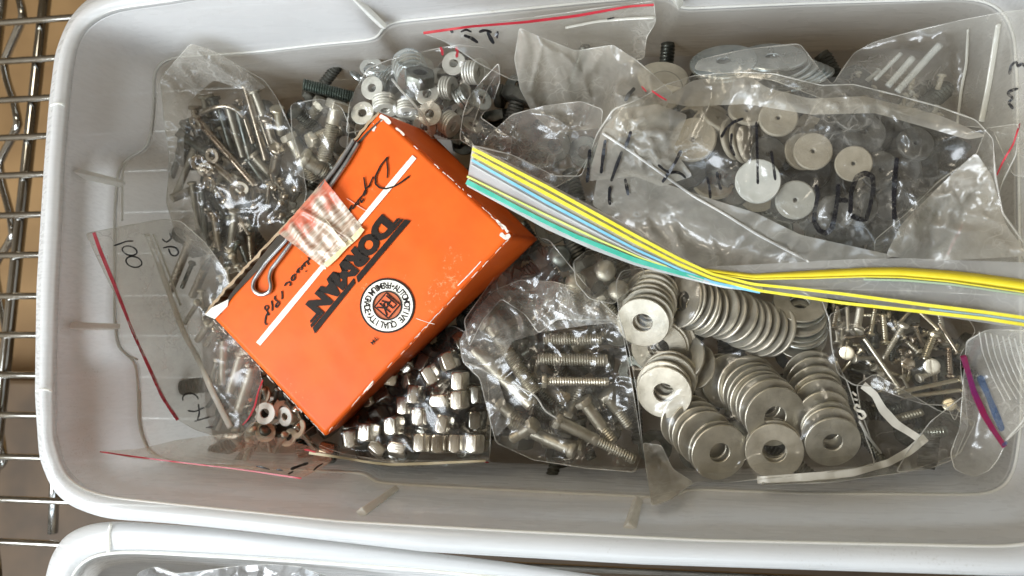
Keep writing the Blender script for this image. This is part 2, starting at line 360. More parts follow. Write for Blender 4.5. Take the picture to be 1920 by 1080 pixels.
# ------------------------------------------------------------------ small hardware makers
CACHE = {}
def lathe(profile, seg=32):
    V = []; Fc = []; n = len(profile)
    for k in range(seg):
        a = 2*math.pi*k/seg
        for r_, z in profile: V.append((r_*math.cos(a), r_*math.sin(a), z))
    for k in range(seg):
        for i in range(n-1):
            Fc.append((k*n+i, ((k+1) % seg)*n+i, ((k+1) % seg)*n+i+1, k*n+i+1))
    return V, Fc
def mesh_of(key, builder, mat):
    k = (key, mat.name)
    if k not in CACHE:
        V, Fc = builder(); me = bpy.data.meshes.new(key[0]); me.from_pydata(V, [], Fc); me.materials.append(mat)
        bm = bmesh.new(); bm.from_mesh(me); bmesh.ops.remove_doubles(bm, verts=bm.verts, dist=1e-7); bmesh.ops.recalc_face_normals(bm, faces=bm.faces); bm.to_mesh(me); bm.free()
        me.polygons.foreach_set('use_smooth', [True]*len(me.polygons))
        if hasattr(me, 'set_sharp_from_angle'): me.set_sharp_from_angle(angle=math.radians(38))
        CACHE[k] = me
    return CACHE[k]
def inst(name, me, loc=(0, 0, 0), rotm=None, parent=None):
    o = bpy.data.objects.new(name, me); COL.objects.link(o)
    m = Matrix.Translation(Vector(loc))@(rotm.to_4x4() if rotm else Matrix.Identity(4)); o.matrix_basis = m
    if parent: o.parent = parent
    return o
def axis_rot(n, spin=0.):
    n = Vector(n).normalized(); return n.to_track_quat('Z', 'Y').to_matrix()@Matrix.Rotation(spin, 3, 'Z')
def ringprof(R, r, t):
    b = min(t*.22, (R-r)*.12)
    return [(r, -t/2+b), (r+b, -t/2), (R-b, -t/2), (R, -t/2+b), (R, t/2-b), (R-b, t/2), (r+b, t/2), (r, t/2-b), (r, -t/2+b)]
def washer(loc, n, R, r, t, mat, label, group=None, name='washer', cat='washer', seg=44, spin=None):
    me = mesh_of((name, round(R, 5), round(r, 5), round(t, 5)), lambda: lathe(ringprof(R, r, t), seg), mat)
    o = inst(name, me, loc, axis_rot(n, random.uniform(0, 6) if spin is None else spin)); setp(o, label, cat, group); splat(o); 
    P = []
    for a in range(24):
        for q in (r+(R-r)*.3, r+(R-r)*.7):
            P.append(tuple(o.matrix_basis@Vector((q*math.cos(a*.262), q*math.sin(a*.262), t/2))))
    splat_pts(np.array(P)); return o
def thread(R, Ln, pitch, seg=18):
    n = int(Ln/pitch*2); V = []; Fc = []
    for i in range(n+1):
        rr = R if i % 2 else R*.84
        if i >= n-1: rr = R*.8
        for k in range(seg):
            a = 2*math.pi*k/seg; V.append((rr*math.cos(a), rr*math.sin(a), min(Ln, i*pitch/2+pitch*k/seg)))
    for i in range(n):
        for k in range(seg):
            if k == seg-1:
                if i+2 <= n: Fc.append((i*seg+k, (i+2)*seg, (i+3)*seg if i+3 <= n else (i+2)*seg+0, (i+1)*seg+k) if i+3 <= n else (i*seg+k, (i+2)*seg, (i+1)*seg+k))
            else: Fc.append((i*seg+k, i*seg+k+1, (i+1)*seg+k+1, (i+1)*seg+k))
    V.append((0, 0, Ln)); c = len(V)-1
    for k in range(seg): Fc.append((n*seg+k, n*seg+(k+1) % seg, c))
    V.append((0, 0, 0)); c = len(V)-1
    for k in range(seg): Fc.append((k, c, (k+1) % seg))
    return V, Fc
def hexprism(w, h, hole=0, dome=0.):
    R = w/math.cos(math.pi/6); prof_h = [0, h*.12, h*.88, h]; V = []; Fc = []; seg = 36
    def hr(a): 
        a = (a % (math.pi/3))-math.pi/6; return w/math.cos(a)
    for j, z in enumerate(prof_h):
        for k in range(seg):
            a = 2*math.pi*k/seg; q = hr(a)
            if j in (0, 3): q = min(q, w*.98)
            V.append((q*math.cos(a), q*math.sin(a), z))
    for j in range(3):
        for k in range(seg): Fc.append((j*seg+k, j*seg+(k+1) % seg, (j+1)*seg+(k+1) % seg, (j+1)*seg+k))
    if hole:
        b = len(V)
        for z in (0, h):
            for k in range(seg):
                a = 2*math.pi*k/seg; V.append((hole*math.cos(a), hole*math.sin(a), z))
        for k in range(seg):
            k2 = (k+1) % seg
            Fc += [(k, b+k, b+k2, k2), (3*seg+k, 3*seg+k2, b+seg+k2, b+seg+k), (b+k, b+seg+k, b+seg+k2, b+k2)]
    else:
        V.append((0, 0, 0)); V.append((0, 0, h+dome)); c = len(V)-2
        for k in range(seg): Fc += [(k, c, (k+1) % seg), (3*seg+k, 3*seg+(k+1) % seg, c+1)]
    return V, Fc
def slothead(R, h):      # slotted pan head: base on z=0, slot across x
    V = []; Fc = []; seg = 32; s = R*.16
    def zz(x, y):
        q = min(1, math.hypot(x, y)/R); z = h*(.72+.28*math.sqrt(max(0, 1-q**4)))
        return z-h*.6 if abs(y) < s else z
    rs = np.linspace(0, 1, 12)
    ys = sorted(list(np.linspace(-1, 1, 15)*R)+[-s*1.02, -s*.98, s*.98, s*1.02]); n = 17; rows = []
    for y in ys:
        hx = math.sqrt(max(R*R-y*y, (R*.05)**2))
        for x in np.linspace(-hx, hx, n): V.append((x, y, zz(x, y)))
    for j in range(len(ys)-1):
        for i in range(n-1): Fc.append((j*n+i, j*n+i+1, (j+1)*n+i+1, (j+1)*n+i))
    b = len(V)
    for k in range(seg):
        a = 2*math.pi*k/seg
        V += [(R*math.cos(a), R*math.sin(a), h*.56), (R*.98*math.cos(a), R*.98*math.sin(a), 0)]
    for k in range(seg):
        k2 = (k+1) % seg; Fc.append((b+2*k, b+2*k+1, b+2*k2+1, b+2*k2))
    V.append((0, 0, 0)); c = len(V)-1
    for k in range(seg): Fc.append((b+2*k+1, c, b+2*((k+1) % seg)+1))
    return V, Fc
def fastener(p0, p1, rs, head, label, cat, group=None, mat=None, hmat=None, name='bolt', rh=None, hh=None, threaded=1., pitch=.0011, head_spin=None, sp=True):
    """head at p0, tip at p1, shank radius rs (metres)"""
    mat = mat or ZINC; hmat = hmat or mat; p0 = Vector(p0); p1 = Vector(p1); ax = (p1-p0); Ln = ax.length; R3 = axis_rot(ax, random.uniform(0, 1) if head_spin is None else head_spin)
    root = empty(name, p0); root.matrix_basis = Matrix.Translation(p0)@R3.to_4x4(); setp(root, label, cat, group)
    rh = rh or rs*1.9; hh = hh or rs*1.3; lq = round(Ln, 4); rq = round(rs, 5)
    if threaded >= .99: inst('threaded_shank', mesh_of(('threaded_shank', lq, rq, pitch), lambda: thread(rs, lq, pitch), mat), parent=root)
    elif threaded <= .01:
        inst('shank', mesh_of(('shank', lq, rq), lambda: lathe([(0, 0), (rs, 0), (rs, lq-rs*.3), (rs*.75, lq), (0, lq)], 24), mat), parent=root)
    else:
        l1 = lq*(1-threaded)
        inst('shank', mesh_of(('shank', round(l1, 4), rq), lambda: lathe([(0, 0), (rs, 0), (rs, l1), (0, l1)], 24), mat), parent=root)
        inst('thread', mesh_of(('thread', round(lq-l1, 4), rq, pitch), lambda: thread(rs, lq-l1, pitch), mat), (0, 0, l1), parent=root)
    rot = Matrix.Rotation(math.pi, 3, 'X')
    if head == 'hex': inst('head', mesh_of(('head', 'hex', round(rh, 5), round(hh, 5)), lambda: hexprism(rh, hh), hmat), (0, 0, .0001), rot, root)
    elif head == 'square':
        def sq():
            V = [(x*rh, y*rh, z) for z in (0, hh) for x, y in ((-1, -1), (1, -1), (1, 1), (-1, 1))]
            return V, [(0, 3, 2, 1), (4, 5, 6, 7), (0, 1, 5, 4), (1, 2, 6, 5), (2, 3, 7, 6), (3, 0, 4, 7)]
        h = inst('head', mesh_of(('head', 'sq', round(rh, 5), round(hh, 5)), sq, hmat), (0, 0, .0001), rot, root); bevel(h, rh*.12)
    elif head == 'slot': inst('head', mesh_of(('head', 'slot', round(rh, 5), round(hh, 5)), lambda: slothead(rh, hh), hmat), (0, 0, .0001), rot, root)
    elif head == 'round': inst('head', mesh_of(('head', 'rnd', round(rh, 5), round(hh, 5)), lambda: lathe([(0, 0), (rh, 0), (rh, hh*.3), (rh*.85, hh*.65), (rh*.5, hh*.93), (0, hh)], 24), hmat), (0, 0, .0001), rot, root)
    elif head == 'disc': inst('head', mesh_of(('head', 'disc', round(rh, 5), round(hh, 5)), lambda: lathe([(0, 0), (rh*.92, 0), (rh, hh*.2), (rh, hh*.8), (rh*.92, hh), (0, hh)], 28), hmat), (0, 0, .0001), rot, root)
    if sp: splat(root)
    return root
ORD = ['first', 'second', 'third', 'fourth', 'fifth', 'sixth', 'seventh', 'eighth', 'ninth', 'tenth', 'eleventh', 'twelfth', 'thirteenth', 'fourteenth', 'fifteenth']
# ================================================================== THE SETTING
WOOD = solid('tan_board', (.20, .115, .045), (.30, .18, .075), 9, .6, 0, None, .1, 60)
WOODD = solid('brown_board', (.055, .033, .016), (.10, .06, .028), 14, .6)
fl = mesh_obj('floor', [(-1.2, -1.2, -.42), (1.2, -1.2, -.42), (1.2, 1.2, -.42), (-1.2, 1.2, -.42)], [(0, 1, 2, 3)], WOOD, smooth=False); setp(fl, kind='structure')
def slab(name, x0, x1, y0, y1, z0, z1, mat, b=.002):
    V = [(x, y, z) for z in (z0, z1) for x, y in ((x0, y0), (x1, y0), (x1, y1), (x0, y1))]
    o = mesh_obj(name, V, [(0, 3, 2, 1), (4, 5, 6, 7), (0, 1, 5, 4), (1, 2, 6, 5), (2, 3, 7, 6), (3, 0, 4, 7)], mat, smooth=False); bevel(o, b); return o
yb = at(40, 712, -.36)[1]
o = slab('cardboard_box', -.75, .5, -.8, yb, -.419, -.36, WOODD, .004); setp(o, 'dark brown cardboard box on the board under the lower left of the shelf', 'box')
# wire shelf
sh = empty('wire_shelf', (-.3, 0, -.11)); setp(sh, 'chrome wire shelf with parallel rods and a zigzag truss, carrying the plastic totes', 'shelf')
SHELF = solid('shelf_chrome', (.34, .33, .31), (.42, .41, .38), 60, .09, 1, .18)
ys = [40, 113, 186, 257, 328, 403, 478, 555, 628, 703, 778, 857, 937, 1017]
zsh = -.1135
Y = [at(40, y, zsh)[1] for y in ys]; dY = (Y[-1]-Y[0])/(len(Y)-1)
for k in range(-4, len(ys)+5):
    y = Y[0]+k*dY if (k < 0 or k >= len(ys)) else Y[k]
    tube_pts('rod', [(-.62, y, zsh), (-.3, y, zsh), (.1, y, zsh), (.45, y, zsh)], .0019, SHELF, sh, seg=14)
xr0, xr1 = at(72, 100, -.118)[0], at(48, 900, -.118)[0]
def railx(y): 
    p = at(66, 540, -.118); return p[0]
def along(p, q, z, y0=-.6, y1=.6, dx=0.):   # straight bar through two sighted points, extended both ways
    A = A3(*p, z); B = A3(*q, z); k = (B.x-A.x)/(B.y-A.y); return [Vector((A.x+(y-A.y)*k+dx, y, z)) for y in (y0, 0., y1)]
tube_pts('side_rail', along((74, 100), (40, 408), -.119), .0033, SHELF, sh, seg=16)
tube_pts('lower_rail', along((-6, 100), (-40, 408), -.152), .0028, SHELF, sh, seg=16)
tube_pts('support_wire', [A3(110, 760, -.135), A3(104, 860, -.135), A3(99, 1000, -.135)], .0028, SHELF, sh, seg=12)
rA = A3(43, 31, -.122); rB = A3(34, 233, -.122); lA = A3(8, 118, -.150)
stp = (rB-rA); off_ = lA-(rA+stp*.45)
zz = []
for k in range(-6, 9): zz += [rA+stp*k, rA+stp*(k+.45)+off_]
zzs = []
for a, b in zip(zz[:-1], zz[1:]):
    for k in range(8):
        u = k/8; u2 = .5-.5*math.cos(math.pi*u); zzs.append(Vector((a.x+(b.x-a.x)*(.5*u2+.5*u), a.y+(b.y-a.y)*u, a.z+(b.z-a.z)*(.5*u2+.5*u))))
tube_pts('zigzag_wire', zzs, .0024, SHELF, sh, seg=12)

# ------------------------------------------------------------------ the tote (all outlines at their own heights)
RO = [(161, 0), (128, 39), (105, 97), (93, 194), (84, 311), (78, 408), (70, 540), (67, 740), (75, 860), (100, 920), (135, 950), (200, 972), (320, 980), (450, 993), (800, 1033), (1200, 1056), (1500, 1066), (1900, 1079), (2010, 1075), (2070, 1040), (2100, 900), (2110, 500), (2100, 60), (2070, -60), (2000, -125), (1850, -145), (1200, -125), (700, -98), (400, -65), (240, -35)]
RI = [(210, 16), (171, 34), (148, 55), (134, 89), (126, 136), (117, 233), (111, 311), (107, 408), (100, 540), (95, 690), (95, 820), (115, 885), (150, 917), (200, 932), (320, 945), (640, 978), (959, 996), (1320, 1013), (1500, 1017), (1889, 1025), (1985, 1010), (2030, 960), (2050, 880), (2058, 500), (2048, 80), (2020, -30), (1960, -85), (1840, -100), (1200, -85), (700, -50), (400, -12), (300, 4)]
LG = [(290, 180), (288, 140), (300, 118), (325, 107), (440, 101), (500, 96), (600, 84), (690, 76), (712, 70), (716, 55), (735, 44), (760, 40), (900, 26), (1100, 6), (1240, -6), (1262, 0), (1272, 15), (1290, 17), (1500, 8), (1820, -2), (1860, 8), (1885, 30), (1900, 70), (1905, 150), (1908, 300), (1912, 600), (1912, 800), (1902, 870), (1889, 904), (1863, 922), (1837, 927), (1500, 924), (1320, 917), (1285, 918), (1270, 927), (1225, 931), (1193, 929), (960, 918), (746, 907), (705, 903), (692, 892), (680, 886), (500, 878), (330, 868), (280, 850), (262, 800), (260, 725), (256, 675), (222, 655), (216, 600), (216, 400), (222, 320), (240, 292), (275, 283), (286, 240)]
FLR = [(383, 260), (390, 225), (410, 205), (520, 188), (800, 150), (1200, 108), (1700, 92), (1765, 105), (1790, 150), (1802, 500), (1802, 780), (1790, 845), (1750, 872), (1300, 880), (800, 862), (450, 845), (405, 830), (388, 780), (378, 600), (378, 400)]
NA = 720
def contour(poly, z, grow=0.):
    P = at([p[0] for p in poly], [p[1] for p in poly], z)[:, :2]; c = at(1060, 470, z)[:2]
    Q = np.concatenate([P, P[:1]]); D = []
    for a, b in zip(Q[:-1], Q[1:]):
        n = 40; D.append(a+(b-a)*np.linspace(0, 1, n, endpoint=False)[:, None])
    D = np.concatenate(D); d = D-c; an = np.arctan2(d[:, 1], d[:, 0]); rr = np.hypot(d[:, 0], d[:, 1]); o = np.argsort(an); an = an[o]; rr = rr[o]
    t = np.linspace(-math.pi, math.pi, NA, endpoint=False); r_ = np.interp(t, an, rr, period=2*math.pi)
    for _ in range(5): r_ = (np.roll(r_, 1)+2*r_+np.roll(r_, -1))/4
    r_ = r_+grow
    return np.stack([c[0]+np.cos(t)*r_, c[1]+np.sin(t)*r_, np.full(NA, z)], 1)
def mixc(a, b, u, z):
    q = a*(1-u)+b*u; q[:, 2] = z; return q
def loft(name, rings, mat, parent, cap=True, th=.0012):
    V = np.concatenate(rings); Fc = []
    for j in range(len(rings)-1):
        for k in range(NA): k2 = (k+1) % NA; Fc.append((j*NA+k, j*NA+k2, (j+1)*NA+k2, (j+1)*NA+k))
    V = [tuple(v) for v in V]
    if cap:
        V.append(tuple(rings[-1].mean(0))); c = len(V)-1; j = len(rings)-1
        for k in range(NA): Fc.append((j*NA+k, j*NA+(k+1) % NA, c))
    o = mesh_obj(name, V, Fc, mat)
    s = o.modifiers.new('s', 'SOLIDIFY'); s.thickness = th; s.offset = -1
    if parent: child_world(o, parent)
    return o
tote = empty('storage_tote', (-.04, .03, -.1)); setp(tote, 'large translucent plastic tote full of bagged bolts, nuts and washers', 'tote')
ro = contour(RO, 0); ri = contour(RI, -.001); lgU = contour(LG, -.042, .0022); lgL = contour(LG, -.0445, -.0008); fr = contour(FLR, -.1)
rim = [contour(RO, -.012, .0004), contour(RO, -.006, .0003), contour(RO, -.0025, -.0004), mixc(ro, ri, .12, -.0008), mixc(ro, ri, .3, .0002), mixc(ro, ri, .55, .0003), mixc(ro, ri, .8, -.0003), mixc(ro, ri, .93, -.0016), mixc(ro, ri, 1., -.0040)]
wall = []
for u in np.linspace(0, 1, 9): wall.append(mixc(ri, lgU, u**.9, -.0048+(-.042+.0048)*u))
low = [lgL]
for u in np.linspace(.04, .93, 8): low.append(mixc(lgL, fr, u, -.0445+(-.097+.0445)*u))
low += [mixc(lgL, fr, .97, -.0987), mixc(lgL, fr, 1.03, -.1)]
loft('rim', rim, TOTE_RIM, tote, False, .0016); 
o = loft('upper_wall', [rim[-1]]+wall+[mixc(lgU, lgL, .6, -.0432), low[0]], TOTE, tote, False, .0013)
loft('lower_wall', low, TOTE_SHADED, tote, True, .0013)  # same plastic, with occlusion and brown bounce put into its colour
def splat_rings(rings):
    for A_, B_ in zip(rings[:-1], rings[1:]):
        for u in np.linspace(0, 1, 14): splat_pts(A_*(1-u)+B_*u, 1)
splat_rings([rim[-1]]+wall+low[:-2]); splat_rings(rim[3:])
# bead added to draw the ledge's highlight; ribs whitened for edge glints
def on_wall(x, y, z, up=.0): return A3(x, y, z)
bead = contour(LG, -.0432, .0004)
tube_pts('ledge_highlight_bead', [Vector(p) for p in bead], .00055, TOTE_GLINT, tote, True, 6)
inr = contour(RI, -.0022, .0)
tube_pts('rim_bead', [Vector(p) for p in inr], .0006, TOTE_GLINT, tote, True, 6)
def rib(a, b, za, zb, w):
    A = A3(a[0], a[1], za); B = A3(b[0], b[1], zb); d = (B-A).normalized(); s = d.cross(Vector((0, 0, 1))).normalized(); 
    V = []; up = s.cross(d).normalized()
    n = 7
    for i in range(n):
        p = A+(B-A)*(i/(n-1)); q = 1.75*(1-.25*(i/(n-1)))
        V += [p-s*w*q-up*.0022, p-s*w*q*.8+up*.0010, p+s*w*q*.8+up*.0010, p+s*w*q-up*.0022]
    Fc = [(0, 1, 2, 3), tuple(4*(n-1)+k for k in (3, 2, 1, 0))]
    for i in range(n-1):
        for k in range(4): Fc.append((4*i+k, 4*i+(k+1) % 4, 4*i+4+(k+1) % 4, 4*i+4+k)[::-1])
    o = mesh_obj('rib', V, Fc, TOTE_GLINT, smooth=False); bevel(o, .0004, 2, 60); child_world(o, tote)
rib((124, 317), (232, 343), -.008, -.0405, .00095)
rib((108, 610), (222, 612), -.007, -.0405, .00105)
rib((680, 960), (743, 915), -.009, -.038, .0011)
rib((1183, 990), (1198, 936), -.010, -.038, .0013)
rib((1262, -40), (1275, 6), -.010, -.038, .0013)
rib((640, -30), (722, 50), -.008, -.0405, .0010)
rib((190, 25), (300, 68), -.003, -.034, .0007)
# small steps moulded into the lower end wall
for pts in ([(247, 292), (234, 305), (229, 330), (229, 414)], [(215, 600), (216, 640), (226, 662), (258, 674)], [(262, 730), (264, 800), (276, 840), (300, 858)], [(283, 255), (285, 215), (290, 183)]):
    tube_px('step_ridge', pts, 1.9, TOTE_GLINT, tote, zs=[-.0435, -.0438, -.0438, -.0435], sm=3, seg=6)
tube_px('rim_notch', [(95, 198), (104, 194), (115, 193), (121, 198)], 1.8, TOTE_GLINT, tote, zs=[.0004, .0012, .0010, -.001], sm=1)
tube_px('rim_notch', [(68, 733), (78, 730), (90, 730), (97, 734)], 1.8, TOTE_GLINT, tote, zs=[.0004, .0012, .0010, -.001], sm=1)

# second tote below it
RO2 = [(82, 1100), (95, 1045), (120, 1005), (160, 984), (215, 977), (400, 990), (640, 1016), (800, 1036), (960, 1056), (1200, 1092), (1700, 1170), (1800, 1250), (1800, 1700), (1700, 1850), (250, 1850), (100, 1750), (70, 1500), (72, 1250)]
RI2 = [(128, 1100), (140, 1068), (165, 1045), (200, 1036), (260, 1036), (420, 1044), (600, 1055), (800, 1070), (1100, 1098), (1600, 1180), (1700, 1260), (1700, 1680), (1620, 1780), (300, 1780), (170, 1700), (125, 1500), (122, 1250)]
tote2 = empty('storage_tote', (-.05, -.2, -.1)); setp(tote2, 'second translucent plastic tote below the full one, only its upper rim showing', 'tote')
def contour2(poly, z, grow=0, cc=(900, 1400)):
    P = at([p[0] for p in poly], [p[1] for p in poly], z)[:, :2]; c = at(*cc, z)[:2]
    Q = np.concatenate([P, P[:1]]); D = []
    for a, b in zip(Q[:-1], Q[1:]): D.append(a+(b-a)*np.linspace(0, 1, 40, endpoint=False)[:, None])
    D = np.concatenate(D); d = D-c; an = np.arctan2(d[:, 1], d[:, 0]); rr = np.hypot(d[:, 0], d[:, 1]); o = np.argsort(an)
    t = np.linspace(-math.pi, math.pi, NA, endpoint=False); r_ = np.interp(t, an[o], rr[o], period=2*math.pi)
    for _ in range(8): r_ = (np.roll(r_, 1)+2*r_+np.roll(r_, -1))/4
    r_ = r_+grow
    return np.stack([c[0]+np.cos(t)*r_, c[1]+np.sin(t)*r_, np.full(NA, z)], 1)
Z2 = -.013
a_ = contour2(RO2, Z2); b_ = contour2(RI2, Z2)
loft('rim', [contour2(RO2, Z2-.012, .0002), contour2(RO2, Z2-.003, .0001), mixc(a_, b_, .1, Z2-.0006), mixc(a_, b_, .3, Z2), mixc(a_, b_, .6, Z2), mixc(a_, b_, .9, Z2-.0006), mixc(a_, b_, 1, Z2-.003)], TOTE_RIM, tote2, False, .0016)
c_ = contour2(RI2, Z2-.09, -.012)
loft('bin_body', [mixc(b_, b_, 1, Z2-.003)]+[mixc(b_, c_, u, Z2-.003-.087*u) for u in np.linspace(.05, .95, 7)]+[c_], TOTE, tote2, True)
tube_pts('rim_bead', [Vector(p) for p in contour2(RI2, Z2-.001)], .0006, TOTE_GLINT, tote2, True, 6)
tube_px('rim_notch', [(208, 982), (203, 1000), (205, 1018), (203, 1036)], 2.5, TOTE_GLINT, tote2, zs=[Z2+.0004]*2, sm=1)

# ================================================================== BURIED HARDWARE (filler pile, darkened to paint the shade in the gaps)
reg = [(330, 200), (560, 190), (700, 130), (950, 150), (1250, 150), (1700, 130), (1790, 300), (1800, 800), (1500, 850), (900, 850), (460, 820), (370, 600)]
def inpoly(x, y, poly):
    c = False
    for i in range(len(poly)):
        xi, yi = poly[i]; xj, yj = poly[i-1]
        if ((yi > y) != (yj > y)) and x < (xj-xi)*(y-yi)/(yj-yi)+xi: c = not c
    return c
rnd = random.Random(3)
BURIED = solid('gap_shade_steel', (.10, .10, .085), (.17, .165, .14), 150, .5, .7, .65)  # steel darkened so the gaps between bags read as shade
n = 0
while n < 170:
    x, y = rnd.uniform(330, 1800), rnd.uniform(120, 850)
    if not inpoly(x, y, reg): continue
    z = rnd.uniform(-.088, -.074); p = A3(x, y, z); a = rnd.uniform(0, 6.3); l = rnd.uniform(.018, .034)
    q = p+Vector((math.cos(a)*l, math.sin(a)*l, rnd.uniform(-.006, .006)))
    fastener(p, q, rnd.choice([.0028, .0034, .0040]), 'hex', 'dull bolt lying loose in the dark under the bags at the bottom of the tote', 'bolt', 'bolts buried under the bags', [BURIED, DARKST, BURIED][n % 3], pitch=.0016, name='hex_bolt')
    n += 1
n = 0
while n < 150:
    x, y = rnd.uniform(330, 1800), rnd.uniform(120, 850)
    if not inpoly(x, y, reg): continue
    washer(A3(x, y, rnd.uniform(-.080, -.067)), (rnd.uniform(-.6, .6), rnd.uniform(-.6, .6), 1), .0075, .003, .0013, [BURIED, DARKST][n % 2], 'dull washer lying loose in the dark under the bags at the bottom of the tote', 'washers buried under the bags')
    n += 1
H = np.maximum(H, -.086)
# ================================================================== CONTENTS
R_ = random.Random(11)
def P3(x, y, z): return A3(x, y, z)
def ht(x, y, add=0.): 
    z = float(drape(np.array([x]), np.array([y]), H, add)[0]); return z
def bolt(a, b, za, zb, dpx, head, label, cat='bolt', group=None, mat=None, name='bolt', rh=None, hh=None, thr=1., pitch=.0011, hmat=None):
    r = dpx/2*mpp(a[0], a[1], za)
    return fastener(P3(*a, za), P3(*b, zb), r, head, label, cat, group, mat, hmat, name, rh and rh*r, hh and hh*r, thr, pitch)
# ---- clevis pins in the upper left bag
PN = 'steel pins in the upper left bag'
pins = [((333, 247), (398, 292), 17, DARKST, 'none', 'short dark pin poking left out of the pile in the upper left bag'),
 ((372, 226), (480, 350), 13, solid('brownish_nickel', (.42, .33, .26), (.58, .50, .40), 150, .2, 1, .35), 'disc', 'long brownish pin slanting through the middle of the upper left bag'),
 ((461, 166), (500, 302), 13, NICKEL, 'disc', 'long bright pin standing near upright at the top right of the upper left bag'),
 ((382, 318), (412, 368), 14, CHROME, 'disc', 'bright short pin just left of the paired pins in the upper left bag'),
 ((396, 305), (458, 358), 15, NICKEL, 'disc', 'thick nickel pin below the long brownish pin in the upper left bag'),
 ((424, 378), (470, 440), 14, CHROME, 'disc', 'bright pin lowest in the middle of the upper left bag'),
 ((500, 225), (513, 272), 15, NICKEL, 'disc', 'stubby nickel pin right of the long bright upright pin'),
 ((520, 208), (527, 252), 16, BRASSY, 'disc', 'stubby yellowish pin at the right edge of the upper left bag'),
 ((520, 282), (514, 326), 19, NICKEL, 'disc', 'thick slotted pin end right of centre in the upper left bag'),
 ((412, 205), (440, 300), 12, DARKST, 'disc', 'dark pin under the arch at the top of the upper left bag, leftmost of three'),
 ((428, 202), (456, 296), 12, ZINCD, 'disc', 'grey pin under the arch at the top of the upper left bag, middle of three'),
 ((445, 205), (470, 300), 12, DARKST, 'disc', 'dark pin under the arch at the top of the upper left bag, rightmost of three'),
 ((450, 190), (476, 270), 13, NICKEL, 'disc', 'nickel pin partly hidden behind the long bright upright pin'),
 ((478, 175), (510, 262), 14, ZINCD, 'disc', 'dull grey pin right behind the long bright upright pin'),
 ((360, 345), (372, 430), 10, ZINCD, 'disc', 'thin grey pin hanging down at the left of the upper left bag'),
 ((378, 360), (385, 445), 12, DARKST, 'disc', 'thin dark pin hanging down left of centre in the upper left bag'),
 ((322, 372), (372, 352), 15, ZINCD, 'none', 'grey pin end sticking out at the left edge of the upper left bag'),
 ((400, 400), (412, 470), 12, NICKEL, 'disc', 'nickel pin hanging down above the 100 bag'),
 ((440, 400), (432, 470), 13, ZINCD, 'disc', 'dull pin beside the torn box edge in the upper left bag'),
 ((505, 345), (500, 395), 9, CHROME, 'round', 'small bright stud at the bottom right of the upper left bag'),
 ((525, 338), (545, 380), 10, NICKEL, 'round', 'small nickel stud next to the box edge under the tape')]
for i, (a, b, d, m, h, lb) in enumerate(pins):
    z = -.062+.0012*(i % 4)
    bolt(a, b, z, z-.009, d, h, lb, 'pin', PN, m, 'clevis_pin', 1.55, .8, 0.)
k = 0
for i in range(30):
    x, y = R_.uniform(350, 560), R_.uniform(180, 450)
    if x > 600-(y-200)*.2 or x+y > 960: continue
    a = R_.uniform(.7, 2.0); l = R_.uniform(80, 125)
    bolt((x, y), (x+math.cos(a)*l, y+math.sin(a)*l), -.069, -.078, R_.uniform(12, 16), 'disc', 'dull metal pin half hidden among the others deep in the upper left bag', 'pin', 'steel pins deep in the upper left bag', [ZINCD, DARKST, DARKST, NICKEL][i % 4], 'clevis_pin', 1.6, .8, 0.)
# little rounded stud heads around the centre of that pile
for i in range(14):
    x, y = R_.uniform(470, 560), R_.uniform(325, 440)
    if x+y*1.05 > 985: continue
    a = R_.uniform(0, 6.28); l = R_.uniform(18, 34)
    bolt((x, y), (x+math.cos(a)*l, y+math.sin(a)*l), -.060+R_.uniform(-.004, .002), -.068, 8, 'round', 'small shiny round headed stud in the cluster beside the torn box edge', 'stud', 'small studs beside the torn box edge', [CHROME, NICKEL, DARKST][i % 3], 'stud', 1.7, 1.3, 0.)
# bent dark hook arch
tube_px('hook_bar', [(376, 214), (392, 205), (405, 200), (428, 198), (446, 206), (458, 222)], 4.2, NICKEL, setp(empty('bent_hook', P3(410, 205, -.056)), 'bent metal hook arching over the three dark pins', 'hook'), zs=[-.058, -.055, -.055, -.06], sm=4)
for i, (x, y) in enumerate([(366, 232), (372, 305), (398, 292), (392, 345), (420, 362), (445, 360), (385, 318), (452, 352)]):
    washer(P3(x, y, -.057), (R_.uniform(-.8, .8), R_.uniform(-.9, -.2), .8), .0036, .0017, .0009, NICKEL, ['tiny ring by the top left pin head', 'tiny ring on the paired pins at the left', 'tiny ring above the thick nickel pin', 'tiny ring on the bright short pin', 'tiny ring above the lowest bright pin', 'tiny ring at the tip of the thick nickel pin', 'tiny ring over the bright short pin head', 'tiny ring right of the lowest bright pin'][i], 'rings among the pins', 'ring', 'ring', 24)

# ---- loose bolts between that bag and the washers
bolt((568, 158), (662, 182), -.052, -.060, 22, 'none', 'dark green-grey threaded rod lying by the upper wall of the tote', 'rod', None, solid('green_steel', (.10, .125, .105), (.16, .185, .16), 200, .3, .9, .45), 'threaded_rod', pitch=.0011)
b = bolt((632, 205), (606, 302), -.050, -.056, 27, 'square', 'square headed carriage bolt standing in front of the box corner', 'bolt', None, ZINCD, 'square_head_bolt', 1.25, 1.1, .72, .0011)
bolt((590, 262), (640, 240), -.058, -.066, 24, 'hex', 'hex head of a loose bolt left of the square headed bolt', 'bolt', None, ZINC, 'hex_bolt', 1.25, 1.0)
bolt((576, 300), (612, 322), -.056, -.062, 30, 'hex', 'hex bolt lying just above the tape on the box edge', 'bolt', None, ZINCD, 'hex_bolt', 1.15, .8, .3)
bolt((560, 210), (600, 250), -.066, -.075, 26, 'hex', 'dark hex bolt deep behind the square headed bolt', 'bolt', None, DARKST, 'hex_bolt', 1.3, 1.0)
